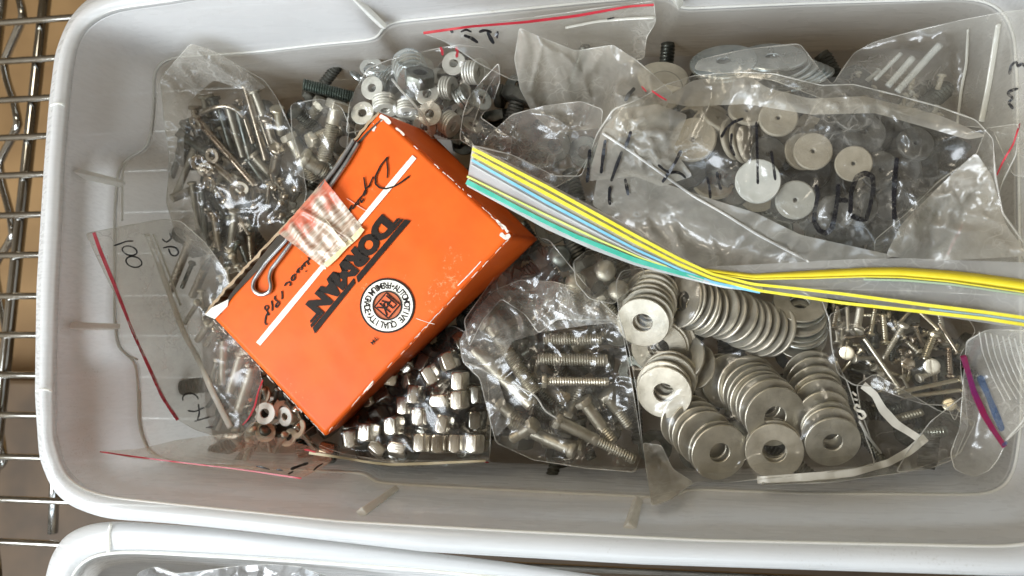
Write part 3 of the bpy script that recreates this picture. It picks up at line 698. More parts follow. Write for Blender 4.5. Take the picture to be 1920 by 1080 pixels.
bolt((600, 200), (560, 250), -.068, -.075, 24, 'hex', 'grey hex bolt deep below the threaded rod', 'bolt', None, ZINCD, 'hex_bolt', 1.3, 1.0)
bolt((548, 262), (590, 340), -.064, -.072, 24, 'hex', 'large dull bolt slanting beside the upper left bag', 'bolt', None, ZINCD, 'hex_bolt', 1.3, 1.0, .6)

# ---- small white washers, top centre bag
SW = 'small pale washers in the top centre bag'
small = [((698, 165), (-.1, -.1, 1), 'pale washer nearest the threaded rod'), ((680, 212), (0, .1, 1), 'pale washer just above the top corner of the orange box'),
 ((704, 129), (.1, .75, .6), 'tilted pale washer at the upper left of the top centre bag'), ((768, 117), (.15, .7, .7), 'tilted bluish washer at the top middle of the top centre bag'),
 ((851, 119), (0, 0, 1), 'pale washer with two red dashes above it'), ((801, 176), (.05, .1, 1), 'pale washer right behind the frontmost washer of the top centre bag'),
 ((806, 214), (0, -.1, 1), 'frontmost round pale washer in the top centre bag'), ((796, 238), (0, -.5, .8), 'pale washer half hidden below the frontmost one')]
for i, ((x, y), n_, lb) in enumerate(small):
    washer(P3(x, y, -.053 if i != 6 else -.049), n_, .0053, .0019, .0010, [MATTEW, MATTEW, ZBLUE, ZBLUE, MATTEW, MATTEW, MATTEW, MATTEW][i], lb, SW, 'small_washer', 'washer', 36)
def edge_stack(cx, cy, z, n, axdeg, count, mat, where, group, R, r, t, gap=1.1, name='small_washer', lean=.25):
    """washers standing on edge in a row; axis direction axdeg in the picture"""
    a = math.radians(axdeg); d = Vector((math.cos(a), -math.sin(a), 0))
    c = P3(cx, cy, z)
    for k in range(count):
        p = c+d*(t*gap*(k-(count-1)/2)); nn = Vector(d)+Vector((0, 0, lean))+Vector((R_.uniform(-.08, .08), R_.uniform(-.08, .08), 0))
        washer(p, nn, R, r, t, mat, f'{ORD[k]} washer from the {"left" if math.cos(a) > .5 else "top"} of {where}', group, name, 'washer', 36)
edge_stack(772, 138, -.056, 0, 70, 5, ZBLUE, 'the tilted bluish stack by the upper wall', SW, .0078, .003, .0013, 1.5, lean=1.3)
edge_stack(886, 136, -.054, 0, 4, 5, MATTEW, 'the upright row right of the washer with red dashes', SW, .0052, .002, .0011)
edge_stack(840, 165, -.056, 0, 6, 4, MATTEW, 'the upright row below the washer with red dashes', SW, .0052, .002, .0011)
edge_stack(722, 196, -.054, 0, 84, 5, MATTEW, 'the row lying just above the orange box corner', SW, .0056, .002, .0011)
edge_stack(764, 205, -.057, 0, 84, 4, MATTEW, 'the row right of the orange box corner', SW, .0056, .002, .0011)
edge_stack(843, 232, -.055, 0, 35, 4, MATTEW, 'the slanting row nearest the striped zip strip', SW, .0054, .002, .0011)
edge_stack(868, 185, -.058, 0, -30, 4, ZBLUE, 'the slanting row behind the folded plastic', SW, .0054, .002, .0011)
edge_stack(735, 150, -.060, 0, 40, 4, ZBLUE, 'the bluish row beside the tilted bluish stack', SW, .006, .002, .0011)
for i in range(34):
    x, y = R_.uniform(670, 910), R_.uniform(120, 250)
    washer(P3(x, y, -.064+R_.uniform(-.004, .003)), (R_.uniform(-1, 1), R_.uniform(-1, 1), R_.uniform(.3, 1)), .0052, .0019, .0011, [MATTEW, ZBLUE, ZINCD][i % 3], 'small pale washer jumbled deep in the top centre bag', 'washers deep in the top centre bag', 'small_washer', 'washer', 30)
o = inst('hex_nut', mesh_of(('hex_nut', 'a'), lambda: hexprism(.0062, .006, .003), DARKST), P3(786, 158, -.052), axis_rot((.3, .8, .8))); setp(o, 'shiny dark nut in the middle of the top centre bag', 'nut'); bevel(o, .0005); splat(o)

# ---- chrome nuts, bottom centre
NT = 'chrome nuts below the orange box'
def nut(x, y, z, w, h, axd, mat, label, group=NT, roll=0.):
    a = math.radians(axd); ax = Vector((math.cos(a), -math.sin(a), R_.uniform(-.12, .12)))
    m = axis_rot(ax); me = mesh_of(('hex_nut', round(w, 4), round(h, 4)), lambda: hexprism(w, h, w*.55), mat)
    # turn the prism so that one flat faces up
    best = max(range(60), key=lambda k: max((m@Matrix.Rotation(math.radians(k), 3, 'Z')@Vector((math.cos(math.radians(30+60*j)), math.sin(math.radians(30+60*j)), 0))).z for j in range(6)))
    m = m@Matrix.Rotation(math.radians(best+roll), 3, 'Z')
    o = inst('hex_nut', me, P3(x, y, z)-ax*h/2, m); setp(o, label, 'nut', group); bevel(o, .00032, 2, 30); splat(o); return o
CHR2 = solid('bright_chrome', (.76, .73, .66), (.68, .65, .58), 80, .2, 1, .32)
nutpos = [((861, 713), 92, 'square looking flat at the upper right of the nut pile'), ((860, 749), 88, 'square looking flat second down at the right of the nut pile'), ((832, 794), 100, 'tilted nut in the middle right of the nut pile'), ((889, 831), 92, 'brightest nut at the lower right corner of the pile'),
 ((791, 830), 88, 'bright nut in the bottom row of the pile, fourth from the right'), ((779, 739), 95, 'nut tucked under the right flank of the orange box'), ((808, 702), 60, 'nut highest in the pile beside the box side'), ((787, 778), 90, 'reddish reflecting nut in the centre of the pile'),
 ((739, 797), 85, 'large nut left of centre in the pile'), ((691, 809), 92, 'leftmost bright nut below the box corner'), ((827, 750), 0, 'nut lying sideways in the middle of the pile'), ((856, 831), 90, 'nut second from the right in the bottom row'),
 ((893, 738), 90, 'dark reflecting nut at the right edge of the pile'), ((892, 787), 90, 'dark reflecting nut above the brightest corner nut'), ((822, 832), 90, 'nut third from the right in the bottom row'), ((748, 838), 10, 'nut in the bottom row below the large left one'),
 ((660, 822), 80, 'dull nut at the far left end of the pile'), ((712, 838), 40, 'dull nut in the bottom row near the left end'), ((842, 676), 70, 'nut peeking out at the top of the pile by the box side'), ((866, 640), 60, 'nut hidden in shade above the pile'), ((760, 760), 85, 'nut directly under the box edge at the left of the pile')]
for i, ((x, y), ad, lb) in enumerate(nutpos):
    nut(x, y, -.056-(.003 if i in (12, 13, 16, 17, 19, 20) else 0)+R_.uniform(-.001, .001), .0041 if i not in (8, 9) else .0047, .0078, ad, [CHR2, CHR2, CHROME][i % 3] if i not in (12, 13, 19) else solid('shaded_chrome', (.22, .22, .20), (.3, .3, .28), 80, .12, 1, .2), lb, roll=R_.uniform(-7, 7))  # dark chrome copy: shade and dark reflections put into the colour
for i in range(60):
    x, y = R_.uniform(600, 910), R_.uniform(650, 850)
    if x+y < 1390: continue
    nut(x, y, -.066+R_.uniform(-.003, .002), .0042, .0078, R_.uniform(0, 180), [MATS['shaded_chrome'], DARKST, MATS['shaded_chrome'], CHROME][i % 4], 'chrome nut half hidden deep in the pile below the orange box', 'nuts deep in the pile below the orange box', R_.uniform(0, 30))

# ---- bolts in the centre bag
CB = 'bolts in the crumpled centre bag'
for a, b, za, zb, d, h, thr, m, lb in [
 ((920, 612), (1003, 738), -.058, -.055, 27, 'hex', .85, ZINCD, 'thick threaded bolt slanting down the left of the centre bag'),
 ((890, 655), (1000, 762), -.060, -.056, 27, 'none', .0, ZINCD, 'thick smooth shank lying left of the slanting threaded bolt'),
 ((1018, 636), (1128, 636), -.060, -.060, 24, 'none', 1., ZINCD, 'upper of two thick level threaded shanks in the centre bag'),
 ((1008, 672), (1140, 676), -.060, -.062, 25, 'none', 1., ZINCD, 'lower of two thick level threaded shanks in the centre bag'),
 ((1024, 714), (1140, 716), -.057, -.062, 18, 'hex', 1., ZINC, 'level hex bolt with a bright head below the two thick shanks'),
 ((1060, 748), (1030, 728), -.057, -.064, 26, 'none', 0., NICKEL, 'round shank end facing out under the bright hex head'),
 ((996, 800), (960, 822), -.056, -.062, 22, 'hex', .5, ZINC, 'small bright hex head near the lower left of the centre bag'),
 ((1050, 790), (1190, 862), -.056, -.062, 22, 'hex', .5, ZINCD, 'long bolt slanting down to the right in the centre bag'),
 ((1068, 842), (955, 792), -.058, -.064, 24, 'disc', .4, ZINCD, 'bolt lowest in the centre bag with its round head to the right'),
 ((1098, 758), (1150, 830), -.060, -.064, 24, 'hex', .4, ZINC, 'hex bolt pointing down at the right of the centre bag'),
 ((1140, 745), (1180, 800), -.062, -.068, 22, 'hex', .6, ZINCD, 'dull bolt at the right edge of the centre bag'),
 ((1010, 590), (1110, 600), -.064, -.064, 22, 'none', 1., DARKST, 'dark threaded shank highest in the centre bag'),
 ((1130, 560), (1170, 620), -.062, -.068, 24, 'hex', 1., ZINCD, 'bolt beside the top left of the big washers'),
 ((940, 760), (985, 800), -.064, -.066, 24, 'hex', .6, ZINCD, 'dull bolt deep at the left of the centre bag')]:
    bolt(a, b, za, zb, d, h, lb, 'bolt', CB, m, 'hex_bolt', 1.35, 1.0, thr, .0011)
for i in range(24):
    x, y = R_.uniform(900, 1160), R_.uniform(560, 840); a = R_.uniform(0, 6.28)
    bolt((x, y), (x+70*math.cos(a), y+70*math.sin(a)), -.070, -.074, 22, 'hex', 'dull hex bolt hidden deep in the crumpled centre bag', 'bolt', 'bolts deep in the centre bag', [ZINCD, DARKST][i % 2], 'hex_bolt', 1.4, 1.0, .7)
# round cap heads seen between box and big washers
for i, (x, y, lb) in enumerate([(1135, 508, 'pale dome head under the striped zip strip'), (1080, 530, 'dull dome head left of the pale one under the zip strip'), (1050, 480, 'dark dome head beside the box corner'), (1160, 545, 'dome head touching the top left of the big washers')]):
    bolt((x, y), (x+8, y+20), -.052, -.07, 24, 'round', lb, 'bolt', None, [ZINCD, ZINCD, DARKST, ZINCD][i], 'dome_bolt', 1.7, 1.2, 0.)

# ---- big fender washers (bottom right bag)
FW = 'big washers in the lower right bag'
def fstack(p0, p1, n, rpx, theta, where, z0, z1, mat=None, dirv=None, hole=.37, t=.00112, topname='frontmost', mats=None, fan=0., jit=1.):
    """shingled stack: p0 centre of the buried end, p1 centre of the uppermost washer"""
    A = P3(*p0, z0); B = P3(*p1, z1); d = (B-A); d2 = Vector((d.x, d.y, 0)); 
    dn = Vector(dirv) if dirv else d2.normalized(); 
    for k in range(n):
        u = k/(n-1) if n > 1 else 1
        p = A+(B-A)*min(1, max(0, u+(R_.uniform(-.3, .3)/n if 0 < k < n-1 else 0))); th = math.radians(theta+fan*(1-u)+R_.uniform(-2.2, 2.2)); nv = dn*math.sin(th)+Vector((0, 0, math.cos(th)))
        nv += Vector((R_.uniform(-.05, .05), R_.uniform(-.05, .05), 0))
        R = rpx*mpp(p0[0], p0[1], z0); i = n-1-k
        lb = f'{topname} washer of {where}' if i == 0 else f'{ORD[i]} washer from the front of {where}'
        p = p+Vector((R_.uniform(-1, 1), R_.uniform(-1, 1), 0))*.0007
        washer(p, nv, R, R*hole, t, (mats or [ZINC, ZINCD, ZINC])[k % len(mats or [1, 2, 3])], lb, FW, 'fender_washer', 'washer', 64)
def vdir(dx, dy): return Vector((dx, -dy, 0)).normalized()
fstack((1502, 628), (1497, 566), 7, 50, 30, 'the stack half under the striped zip strip', -.064, -.058, mats=[ZINCD, ZBLUE])
fstack((1450, 622), (1345, 585), 8, 53, 52, 'the long leaning row, right part', -.060, -.057, dirv=vdir(-1, -.32), t=.0014)
fstack((1330, 580), (1278, 562), 6, 52, 56, 'the leaning row behind the top left washers', -.058, -.056, dirv=vdir(-1, -.25))
fstack((1300, 690), (1282, 672), 2, 46, 46, 'the pair leaning between the two left stacks', -.062, -.060, dirv=vdir(-.9, -.4))
fstack((1252, 640), (1232, 652), 4, 52, 24, 'the stack lying under the top left stack', -.062, -.059, dirv=vdir(-.3, 1))
fstack((1222, 548), (1207, 604), 7, 49, 27, 'the top left stack', -.059, -.051, hole=.36)
fstack((1258, 706), (1243, 733), 4, 52, 22, 'the stack at the left edge of the bag', -.058, -.053, hole=.36)
fstack((1345, 712), (1392, 718), 3, 54, 26, 'the buried left end of the middle stack', -.064, -.060, dirv=vdir(.9, .5))
fstack((1400, 722), (1452, 778), 7, 58, 24, 'the middle stack', -.060, -.050, mats=[ZINCD, ZINC], hole=.35)
fstack((1290, 792), (1352, 846), 6, 54, 22, 'the lower left stack', -.060, -.050, hole=.35)
fstack((1450, 832), (1455, 845), 4, 54, 12, 'the lower middle stack', -.057, -.050, hole=.40)
fstack((1518, 698), (1561, 826), 9, 51, 24, 'the right hand stack', -.062, -.050, dirv=vdir(.25, 1), mats=[ZINCD, ZINC], hole=.34)

# ---- slotted screws (right bag)
SC = 'slotted screws in the right hand bag'
for a, b, za, zb, d, lb, m, rh in [
 ((1588, 661), (1596, 640), -.050, -.066, 9, 'slotted screw facing up at the left of the screw bag', BRASSY, 3.2), ((1747, 686), (1742, 670), -.046, -.062, 9, 'brightest white slotted screw head facing up', ZINC, 3.4),
 ((1607, 617), (1613, 578), -.052, -.056, 16, 'upright screw with a thick thread and its head down, at the upper left', ZINC, 1.75), ((1686, 729), (1620, 634), -.050, -.052, 9, 'long screw slanting across the front with its head at the lower right', ZINC, 2.6),
 ((1692, 612), (1657, 672), -.050, -.055, 12, 'thick screw slanting down left from the bright head in the middle', ZINC, 1.8), ((1750, 628), (1733, 672), -.053, -.056, 16, 'stout screw right of the middle of the screw bag', BRASSY, 1.5),
 ((1660, 640), (1656, 590), -.055, -.056, 12, 'upright screw under the yellow line in the middle', BRASSY, 1.6), ((1795, 660), (1760, 606), -.053, -.056, 8, 'thin screw at the upper right of the screw bag', NICKEL, 2.2),
 ((1781, 704), (1778, 652), -.055, -.056, 12, 'brownish screw standing at the right edge of the screw bag', solid('brownish_nickel', (.42, .33, .26)), 1.6), ((1798, 712), (1684, 736), -.052, -.053, 10, 'upper of two long screws lying level at the bottom of the screw bag', BRASSY, 1.7),
 ((1802, 731), (1694, 744), -.053, -.054, 10, 'lower of two long screws lying level at the bottom of the screw bag', BRASSY, 1.7), ((1780, 758), (1784, 770), -.056, -.068, 9, 'slotted screw head facing up below the two level screws', BRASSY, 3.0),
 ((1722, 660), (1700, 640), -.057, -.060, 10, 'short screw in the centre of the screw bag', ZINC, 1.9), ((1702, 682), (1690, 668), -.054, -.062, 10, 'nickel screw head above the long slanting screw', NICKEL, 2.6),
 ((1563, 612), (1570, 575), -.056, -.058, 11, 'screw standing at the far left of the screw bag', NICKEL, 1.8), ((1590, 618), (1588, 575), -.057, -.058, 9, 'thin screw left of the thick upright screw', ZINC, 1.6),
 ((1632, 625), (1640, 580), -.057, -.058, 10, 'thin screw right of the thick upright screw', BRASSY, 1.8), ((1726, 708), (1760, 694), -.052, -.054, 12, 'short bright screw under the white slotted head', ZINC, 1.6),
 ((1716, 612), (1730, 650), -.056, -.060, 9, 'short screw under the yellow lines right of the middle', NICKEL, 1.9), ((1640, 690), (1660, 712), -.058, -.062, 9, 'dull screw left of the long slanting screw', ZINCD, 2.0)]:
    bolt(a, b, za, zb, d, 'slot', lb, 'screw', SC, m, 'slotted_screw', rh, 1.3 if rh < 3 else 1.0, 1., .0009)
for i in range(46):
    x, y = R_.uniform(1560, 1800), R_.uniform(590, 760); a = R_.uniform(0, 6.28); l = R_.uniform(30, 70)
    if y > 700 and x < 1650: continue
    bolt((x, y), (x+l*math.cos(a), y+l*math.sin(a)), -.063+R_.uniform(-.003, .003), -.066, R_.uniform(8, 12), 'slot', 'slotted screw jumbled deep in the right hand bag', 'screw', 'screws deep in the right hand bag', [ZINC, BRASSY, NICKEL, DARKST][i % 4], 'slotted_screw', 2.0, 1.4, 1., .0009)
bolt((1678, 786), (1730, 772), -.058, -.058, 17, 'none', 'zinc threaded stud below the screw bag, inside the printed bag', 'stud', None, ZINC, 'threaded_stud')
bolt((1712, 812), (1776, 808), -.060, -.060, 24, 'none', 'bluish threaded stud right of the arrow shaped white print', 'stud', None, ZBLUE, 'threaded_stud')
bolt((1600, 800), (1660, 870), -.066, -.066, 20, 'hex', 'dark bolt under the printed bag', 'bolt', None, DARKST, 'hex_bolt', 1.4, 1.)
bolt((1600, 780), (1700, 760), -.068, -.068, 24, 'hex', 'second dark bolt under the printed bag near the letter S', 'bolt', None, DARKST, 'hex_bolt', 1.4, 1.)

# ---- tiny parts in and below the 100 bag
for i in range(170):
    x, y = R_.uniform(345, 560), R_.uniform(450, 830)
    if x < 345+(y-455)*.22 or x > 430+(y-560)*.75 and y > 560 or x+y < 840 or (y < 560 and x > 480): continue
    a = R_.uniform(.8, 2.2); l = R_.uniform(26, 62)
    bolt((x, y), (x+l*math.cos(a), y+l*math.sin(a)), -.060+R_.uniform(-.006, .004), -.066, R_.uniform(7, 12), 'round', 'small silver rivet jumbled inside the bag marked 100', 'rivet', 'rivets in the bag marked 100', [CHROME, ZINC, DARKST, ZINCD, solid('green_steel', (.10, .125, .105))][i % 5], 'rivet', 1.8, 1.1, 0.)
for a, b, d, lb in [((420, 640), (418, 722), 15, 'grey pin lying upright nearest the white zip of the 100 bag'), ((452, 668), (430, 738), 17, 'long grey pin beside the box corner in the 100 bag'), ((474, 690), (446, 775), 20, 'thick grey pin lowest beside the orange box in the 100 bag')]:
    bolt(a, b, -.056, -.056, d, 'none', lb, 'pin', None, ZINCD, 'grey_pin', thr=0.)
for i in range(26):
    x, y = R_.uniform(470, 600), R_.uniform(740, 825)
    if x-y > -235+R_.uniform(-10, 10): continue
    washer(P3(x, y, -.062+R_.uniform(-.003, .004)), (R_.uniform(-.8, .8), R_.uniform(-.8, .8), 1), .0044, .0017, .001, [CREAM, MATTEW][i % 2], 'tiny cream washer among others below the left corner of the box', 'cream washers below the box corner', 'small_washer', 'washer', 24)
washer(P3(497, 775, -.056), (0, .1, 1), .0050, .0020, .001, MATTEW, 'pale washer seen flat below the grey pins left of the box corner', None, 'small_washer', 'washer', 30)

# ---- upper right: zinc blue washers, cream disc, white sticks
BW = 'blue zinc washers in the upper right'
for k, (x, y, th, lb) in enumerate([(1500, 150, 62, 'hindmost'), (1492, 146, 60, 'fifth'), (1482, 142, 58, 'fourth'), (1470, 137, 56, 'third'), (1457, 128, 52, 'second')]):
    t_ = math.radians(th); washer(P3(x, y, -.060+k*.001), (-math.sin(t_)*.3, math.sin(t_)*.9, math.cos(t_)), .0135, .0035, .0015, ZBLUE, f'{lb} blue zinc washer from the front of the right hand row by the upper wall', BW, 'large_washer', 'washer', 64)
washer(P3(1448, 108, -.052), (0, .75, .7), .0135, .0026, .0015, ZBLUE, 'large blue zinc washer on the right of the pair by the upper wall', BW, 'large_washer', 'washer', 64)
washer(P3(1356, 116, -.050), (-.1, .68, .75), .0135, .0026, .0015, ZBLUE, 'large blue zinc washer on the left of the pair by the upper wall', BW, 'large_washer', 'washer', 64)
washer(P3(1360, 122, -.053), (-.1, .66, .75), .0135, .0026, .0015, ZBLUE, 'large blue zinc washer under the left one of the pair by the upper wall', BW, 'large_washer', 'washer', 64)
washer(P3(1243, 146, -.054), (.1, .55, .8), .0105, .0014, .0018, CREAM, 'yellowish disc lying by the upper wall left of the blue zinc washers', None, 'fibre_disc', 'disc', 48)
for i, (a, b, d) in enumerate([((1664, 162), (1712, 108), 13), ((1682, 172), (1762, 84), 14), ((1640, 150), (1690, 100), 8)]):
    r_o = empty('plastic_stick', P3(*a, -.045)); setp(r_o, ['white plastic stick in the upper right bag, left one of the bright pair', 'longest white plastic stick in the upper right bag', 'thin faint plastic stick left of the bright pair in the upper right bag'][i], 'stick')
    tube_px('stick', [a, ((a[0]+b[0])/2, (a[1]+b[1])/2), b], d/2, NYLON, r_o, zs=[-.047, -.046, -.045], sm=0); splat(r_o)
for i in range(34):
    x, y = R_.uniform(1530, 1770), R_.uniform(130, 240); a = R_.uniform(1.6, 2.6); l = R_.uniform(20, 50)
    bolt((x, y), (x+l*math.cos(a), y+l*math.sin(a)), -.062, -.064, R_.uniform(7, 11), 'round', 'small pale fastener jumbled in the bag in the upper right corner', 'fastener', 'fasteners in the upper right bag', [MATTEW, CREAM, ZINC][i % 3], 'small_fastener', 1.7, 1.2, 0.)

# ---- beige and dark discs (in the big zip bag)
DS = 'discs inside the big zip bag'
BEI = solid('beige_disc', (.29, .26, .205), (.36, .325, .26), 220, .5, .1, .6, .2)
# dark plastic packet behind the discs
pk = [(1500, 165), (1560, 180), (1640, 205), (1700, 210), (1760, 235), (1825, 275), (1760, 335), (1690, 400), (1650, 450), (1590, 470), (1530, 440), (1560, 330), (1520, 240)]
film('black_packet', 'crumpled dark grey plastic packet at the right of the big zip bag', 'packet', pk, solid('dark_packet', (.022, .022, .02), (.05, .05, .046), 60, .22, 0, .35, .4, 300), 6, .011, 5, .0022, .016, 21, .006, seam=False, bottom=False)
discs = [((1505, 284), 37, (.2, 0, 1), BEI, 'beige disc half behind the big scratched one'), ((1524, 284), 37, (0, 0, 1), BEI, 'scratched beige disc in the centre of the zip bag'), ((1600, 307), 35, (-.1, -.1, 1), BEI, 'beige disc just above the marker zero'),
 ((1491, 375), 38, (0, -.15, 1), GREYD if 0 else solid('pale_grey_disc', (.30, .30, .275), (.36, .36, .33), 200, .5), 'pale grey disc left of the looping marker strokes'), ((1459, 222), 37, (0, .1, 1), BEI, 'beige disc at the top of the zip bag pile'),
 ((1300, 262), 44, (-.25, .1, 1), BEI, 'large beige disc at the left of the zip bag pile'), ((1372, 262), 40, (.85, .1, .6), BEI, 'beige disc standing on edge right of the large left one'), ((1388, 268), 40, (.85, .1, .55), BEI, 'second beige disc standing on edge right of the large left one'),
 ((1404, 272), 40, (.8, .1, .6), BEI, 'third beige disc standing on edge right of the large left one'), ((1345, 225), 38, (.5, .6, .6), BEI, 'tilted beige disc above the ones standing on edge'), ((1716, 270), 36, (.1, .2, 1), GREYD, 'dark disc lying on the black packet near its tip'),
 ((1456, 160), 40, (0, .86, .5), GREYD, 'dark disc standing at the top edge of the zip bag pile'), ((1186, 188), 30, (.3, .6, .6), GREYD, 'dark disc at the left end of the zip bag under the crumpled film'), ((1215, 262), 46, (.5, 0, .8), GREYD, 'dark disc leaning at the far left of the zip bag'),
 ((1620, 250), 42, (.1, .2, 1), GREYD, 'dark disc right of the scratched beige disc'), ((1600, 215), 38, (0, .3, 1), GREYD, 'dark disc upper right of the scratched beige disc'), ((1560, 190), 34, (.2, .4, 1), GREYD, 'dark disc at the upper right of the pile behind the packet edge'),
 ((1650, 320), 40, (.2, 0, 1), GREYD, 'dark disc under the upright marker stroke'), ((1560, 400), 36, (0, -.4, 1), GREYD, 'dark disc behind the looping marker strokes'), ((1610, 390), 36, (.1, -.2, 1), GREYD, 'dark disc behind the marker zero'), ((1400, 210), 36, (.1, .5, .8), BEI, 'tilted beige disc left of the topmost one'),
 ((1440, 290), 36, (.2, 0, 1), GREYD, 'dark disc behind the plain white disc'), ((1670, 380), 36, (.2, -.3, 1), BLACKR, 'black disc low under the upright marker stroke')]
for i, ((x, y), rp, n_, m, lb) in enumerate(discs):
    z = -.040 if i in (1, 2, 3, 4, 5) else -.044
    if m is GREYD: z += .002
    R = rp*mpp(x, y, z); washer(P3(x, y, z), n_, R, R*.10, .0019, m, lb, DS, 'fibre_disc', 'disc', 56)
me = mesh_of(('plain_disc', 'a'), lambda: lathe([(0, -.0008), (.0082, -.0008), (.0086, 0), (.0082, .0008), (0, .0008)], 56), NYLON)
o = inst('plastic_disc', me, P3(1421, 340, -.036), axis_rot((0, -.1, 1))); setp(o, 'plain white plastic disc without a hole in the zip bag', 'disc'); splat(o)
for i in range(70):
    x, y = R_.uniform(1220, 1690), R_.uniform(165, 420)
    if y > 330+(x-1220)*.18: continue
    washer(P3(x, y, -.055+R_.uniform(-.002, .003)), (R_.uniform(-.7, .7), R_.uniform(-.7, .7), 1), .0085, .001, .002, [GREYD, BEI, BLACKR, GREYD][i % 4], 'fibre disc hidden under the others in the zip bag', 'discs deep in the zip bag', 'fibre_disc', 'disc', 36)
# ================================================================== BAGS under the box
def wr(parent, strokes, w, name='marker_writing', mat=None, lift=.0009, F=None):
    return ribbon(name, strokes, w, mat or INK, parent, F, lift, 2)
# upper left bag
film('plastic_bag', 'clear crumpled bag of steel pins in the upper left of the tote', 'plastic bag',
     [(305, 200), (300, 150), (325, 118), (358, 82), (400, 95), (450, 125), (495, 150), (520, 185), (545, 240), (565, 300), (575, 360), (560, 430), (520, 480), (470, 500), (425, 515), (385, 470), (330, 440), (312, 380), (318, 300)],
     FILMC, 5, .0022, 4.5, .0021, .019, 1, .012, 'clear plastic bags', z0=-.055, lift=.001)
film('inner_fold', '', '', [(305, 200), (300, 150), (325, 118), (358, 82), (400, 95), (450, 125), (500, 165), (470, 172), (400, 150), (355, 190), (345, 260), (345, 340), (372, 420), (400, 480), (370, 470), (330, 440), (312, 380), (318, 300)], FILMH, 5, .0005, 5, .003, .013, 36, bottom=False, parent=[o for o in COL.objects if o.name.startswith('plastic_bag')][-1], seam=False)
# left small side bag wrinkle layer
film('plastic_bag', 'clear bag of loose hex bolts between the pins and the small washers', 'plastic bag',
     [(545, 195), (600, 185), (640, 200), (655, 235), (648, 300), (600, 345), (560, 330), (548, 260)], FILMC, 4, .0015, 5, .0016, .016, 2, .008, 'clear plastic bags')
film('plastic_bag', 'clear bag of small pale washers at the top centre, two red dashes on it', 'plastic bag',
     [(650, 250), (655, 195), (668, 165), (690, 128), (730, 112), (765, 104), (815, 92), (860, 84), (915, 90), (935, 115), (930, 140), (915, 165), (895, 210), (878, 262), (840, 262), (800, 258), (740, 235), (700, 240)],
     FILMC, 4, .0012, 4, .0016, .015, 3, .012, 'clear plastic bags')
rb = empty('red_mark_strip', P3(840, 98, -.048)); setp(rb, 'two short red dashes printed on the bag of small pale washers', 'print')
ribbon('red_dash', [[(826, 88), (829, 96), (830, 104)], [(855, 88), (858, 97), (856, 108)]], 5, RED, rb, None, .0008, 0)
tube_px('twist', [(735, 148), (750, 168), (772, 190), (790, 212), (802, 232), (806, 252)], 2.3, SEAM, setp(empty('plastic_twist', P3(770, 190, -.048)), 'narrow twisted strip of clear plastic across the small pale washers', 'plastic strip'), .001, 3)
# nuts bag
nb = film('plastic_bag', 'clear bag of chrome nuts below the orange box', 'plastic bag', [(560, 820), (640, 760), (760, 640), (850, 610), (900, 640), (915, 720), (920, 800), (918, 862), (850, 868), (740, 868), (640, 850)], FILMN, 3, .0008, 5, .0007, .02, 4, .010, 'clear plastic bags', lift=.0)
# centre bag
film('plastic_bag', 'crumpled smoky bag of bolts in the centre of the tote', 'plastic bag',
     [(868, 678), (862, 640), (890, 585), (925, 545), (975, 525), (1040, 528), (1090, 545), (1135, 570), (1165, 610), (1180, 690), (1195, 780), (1205, 850), (1190, 885), (1100, 878), (1000, 862), (930, 830), (912, 760), (900, 710)],
     FILMC, 6, .0025, 4, .0032, .026, 5, .012, 'clear plastic bags')
film('inner_fold', '', '', [(868, 678), (862, 640), (890, 585), (925, 545), (975, 525), (1040, 528), (1090, 545), (1135, 570), (1160, 605), (1100, 610), (1020, 622), (960, 640), (930, 700), (960, 790), (930, 820), (912, 760), (900, 710)], FILMH, 6, .0005, 5, .004, .016, 37, bottom=False, parent=[o for o in COL.objects if o.name.startswith('plastic_bag')][-1], seam=False)
film('plastic_bag', 'second fold of clear plastic lying over the bolts and the box side', 'plastic bag',
     [(870, 600), (920, 530), (985, 440), (1030, 450), (1070, 500), (1120, 560), (1165, 600), (1120, 600), (1045, 598), (1010, 625), (985, 590), (940, 560), (905, 600), (880, 650)],
     FILMC, 6, .0055, 4.5, .0030, .020, 6, .004, 'clear plastic bags', bottom=False)
film('plastic_bag', 'clear plastic fold around the dome heads under the zip strip', 'plastic bag',
     [(1075, 490), (1100, 470), (1150, 462), (1190, 485), (1210, 510), (1180, 545), (1150, 570), (1105, 560), (1080, 530)], FILMC, 3, .0018, 4, .0018, .012, 7, .006, 'clear plastic bags')
tube_px('fold_line', [(872, 680), (900, 690), (930, 708), (965, 722), (1000, 738), (1012, 752), (1020, 770), (1045, 785)], 1.6, SEAM, setp(empty('film_fold', P3(930, 710, -.05)), 'bright folded film edge crossing the lower left of the centre bag', 'film fold'), .0012, 3)
# printed bag under the washers
pb = film('plastic_bag', 'clear bag with a white arrow shaped border print and the letter S', 'plastic bag',
     [(1606, 722), (1640, 700), (1760, 770), (1830, 790), (1800, 850), (1700, 885), (1560, 904), (1425, 910), (1430, 902), (1560, 886), (1645, 866), (1632, 820), (1614, 770)], film_mat('smoky_film', .05, (.62, .61, .57), .12, 1.5), 6, .0012, 5, .0014, .02, 8, .006, 'clear plastic bags')
WPR = solid('white_print', (.66, .64, .57), (.72, .70, .63), 90, .5)
ribbon('white_border', [(15, [(1618, 722), (1640, 740), (1655, 768), (1680, 795), (1712, 815), (1722, 822)]), (15, [(1736, 820), (1705, 846), (1665, 868), (1600, 886), (1540, 893), (1480, 897), (1420, 900)])], 15, WPR, pb, None, .0008, 2, taper=False)
ribbon('white_letter', [[(1612, 764), (1606, 758), (1602, 765), (1608, 770), (1618, 772), (1623, 780), (1616, 786), (1609, 780)]], 5, WPR, pb, None, .0009, 1, 2, taper=False)
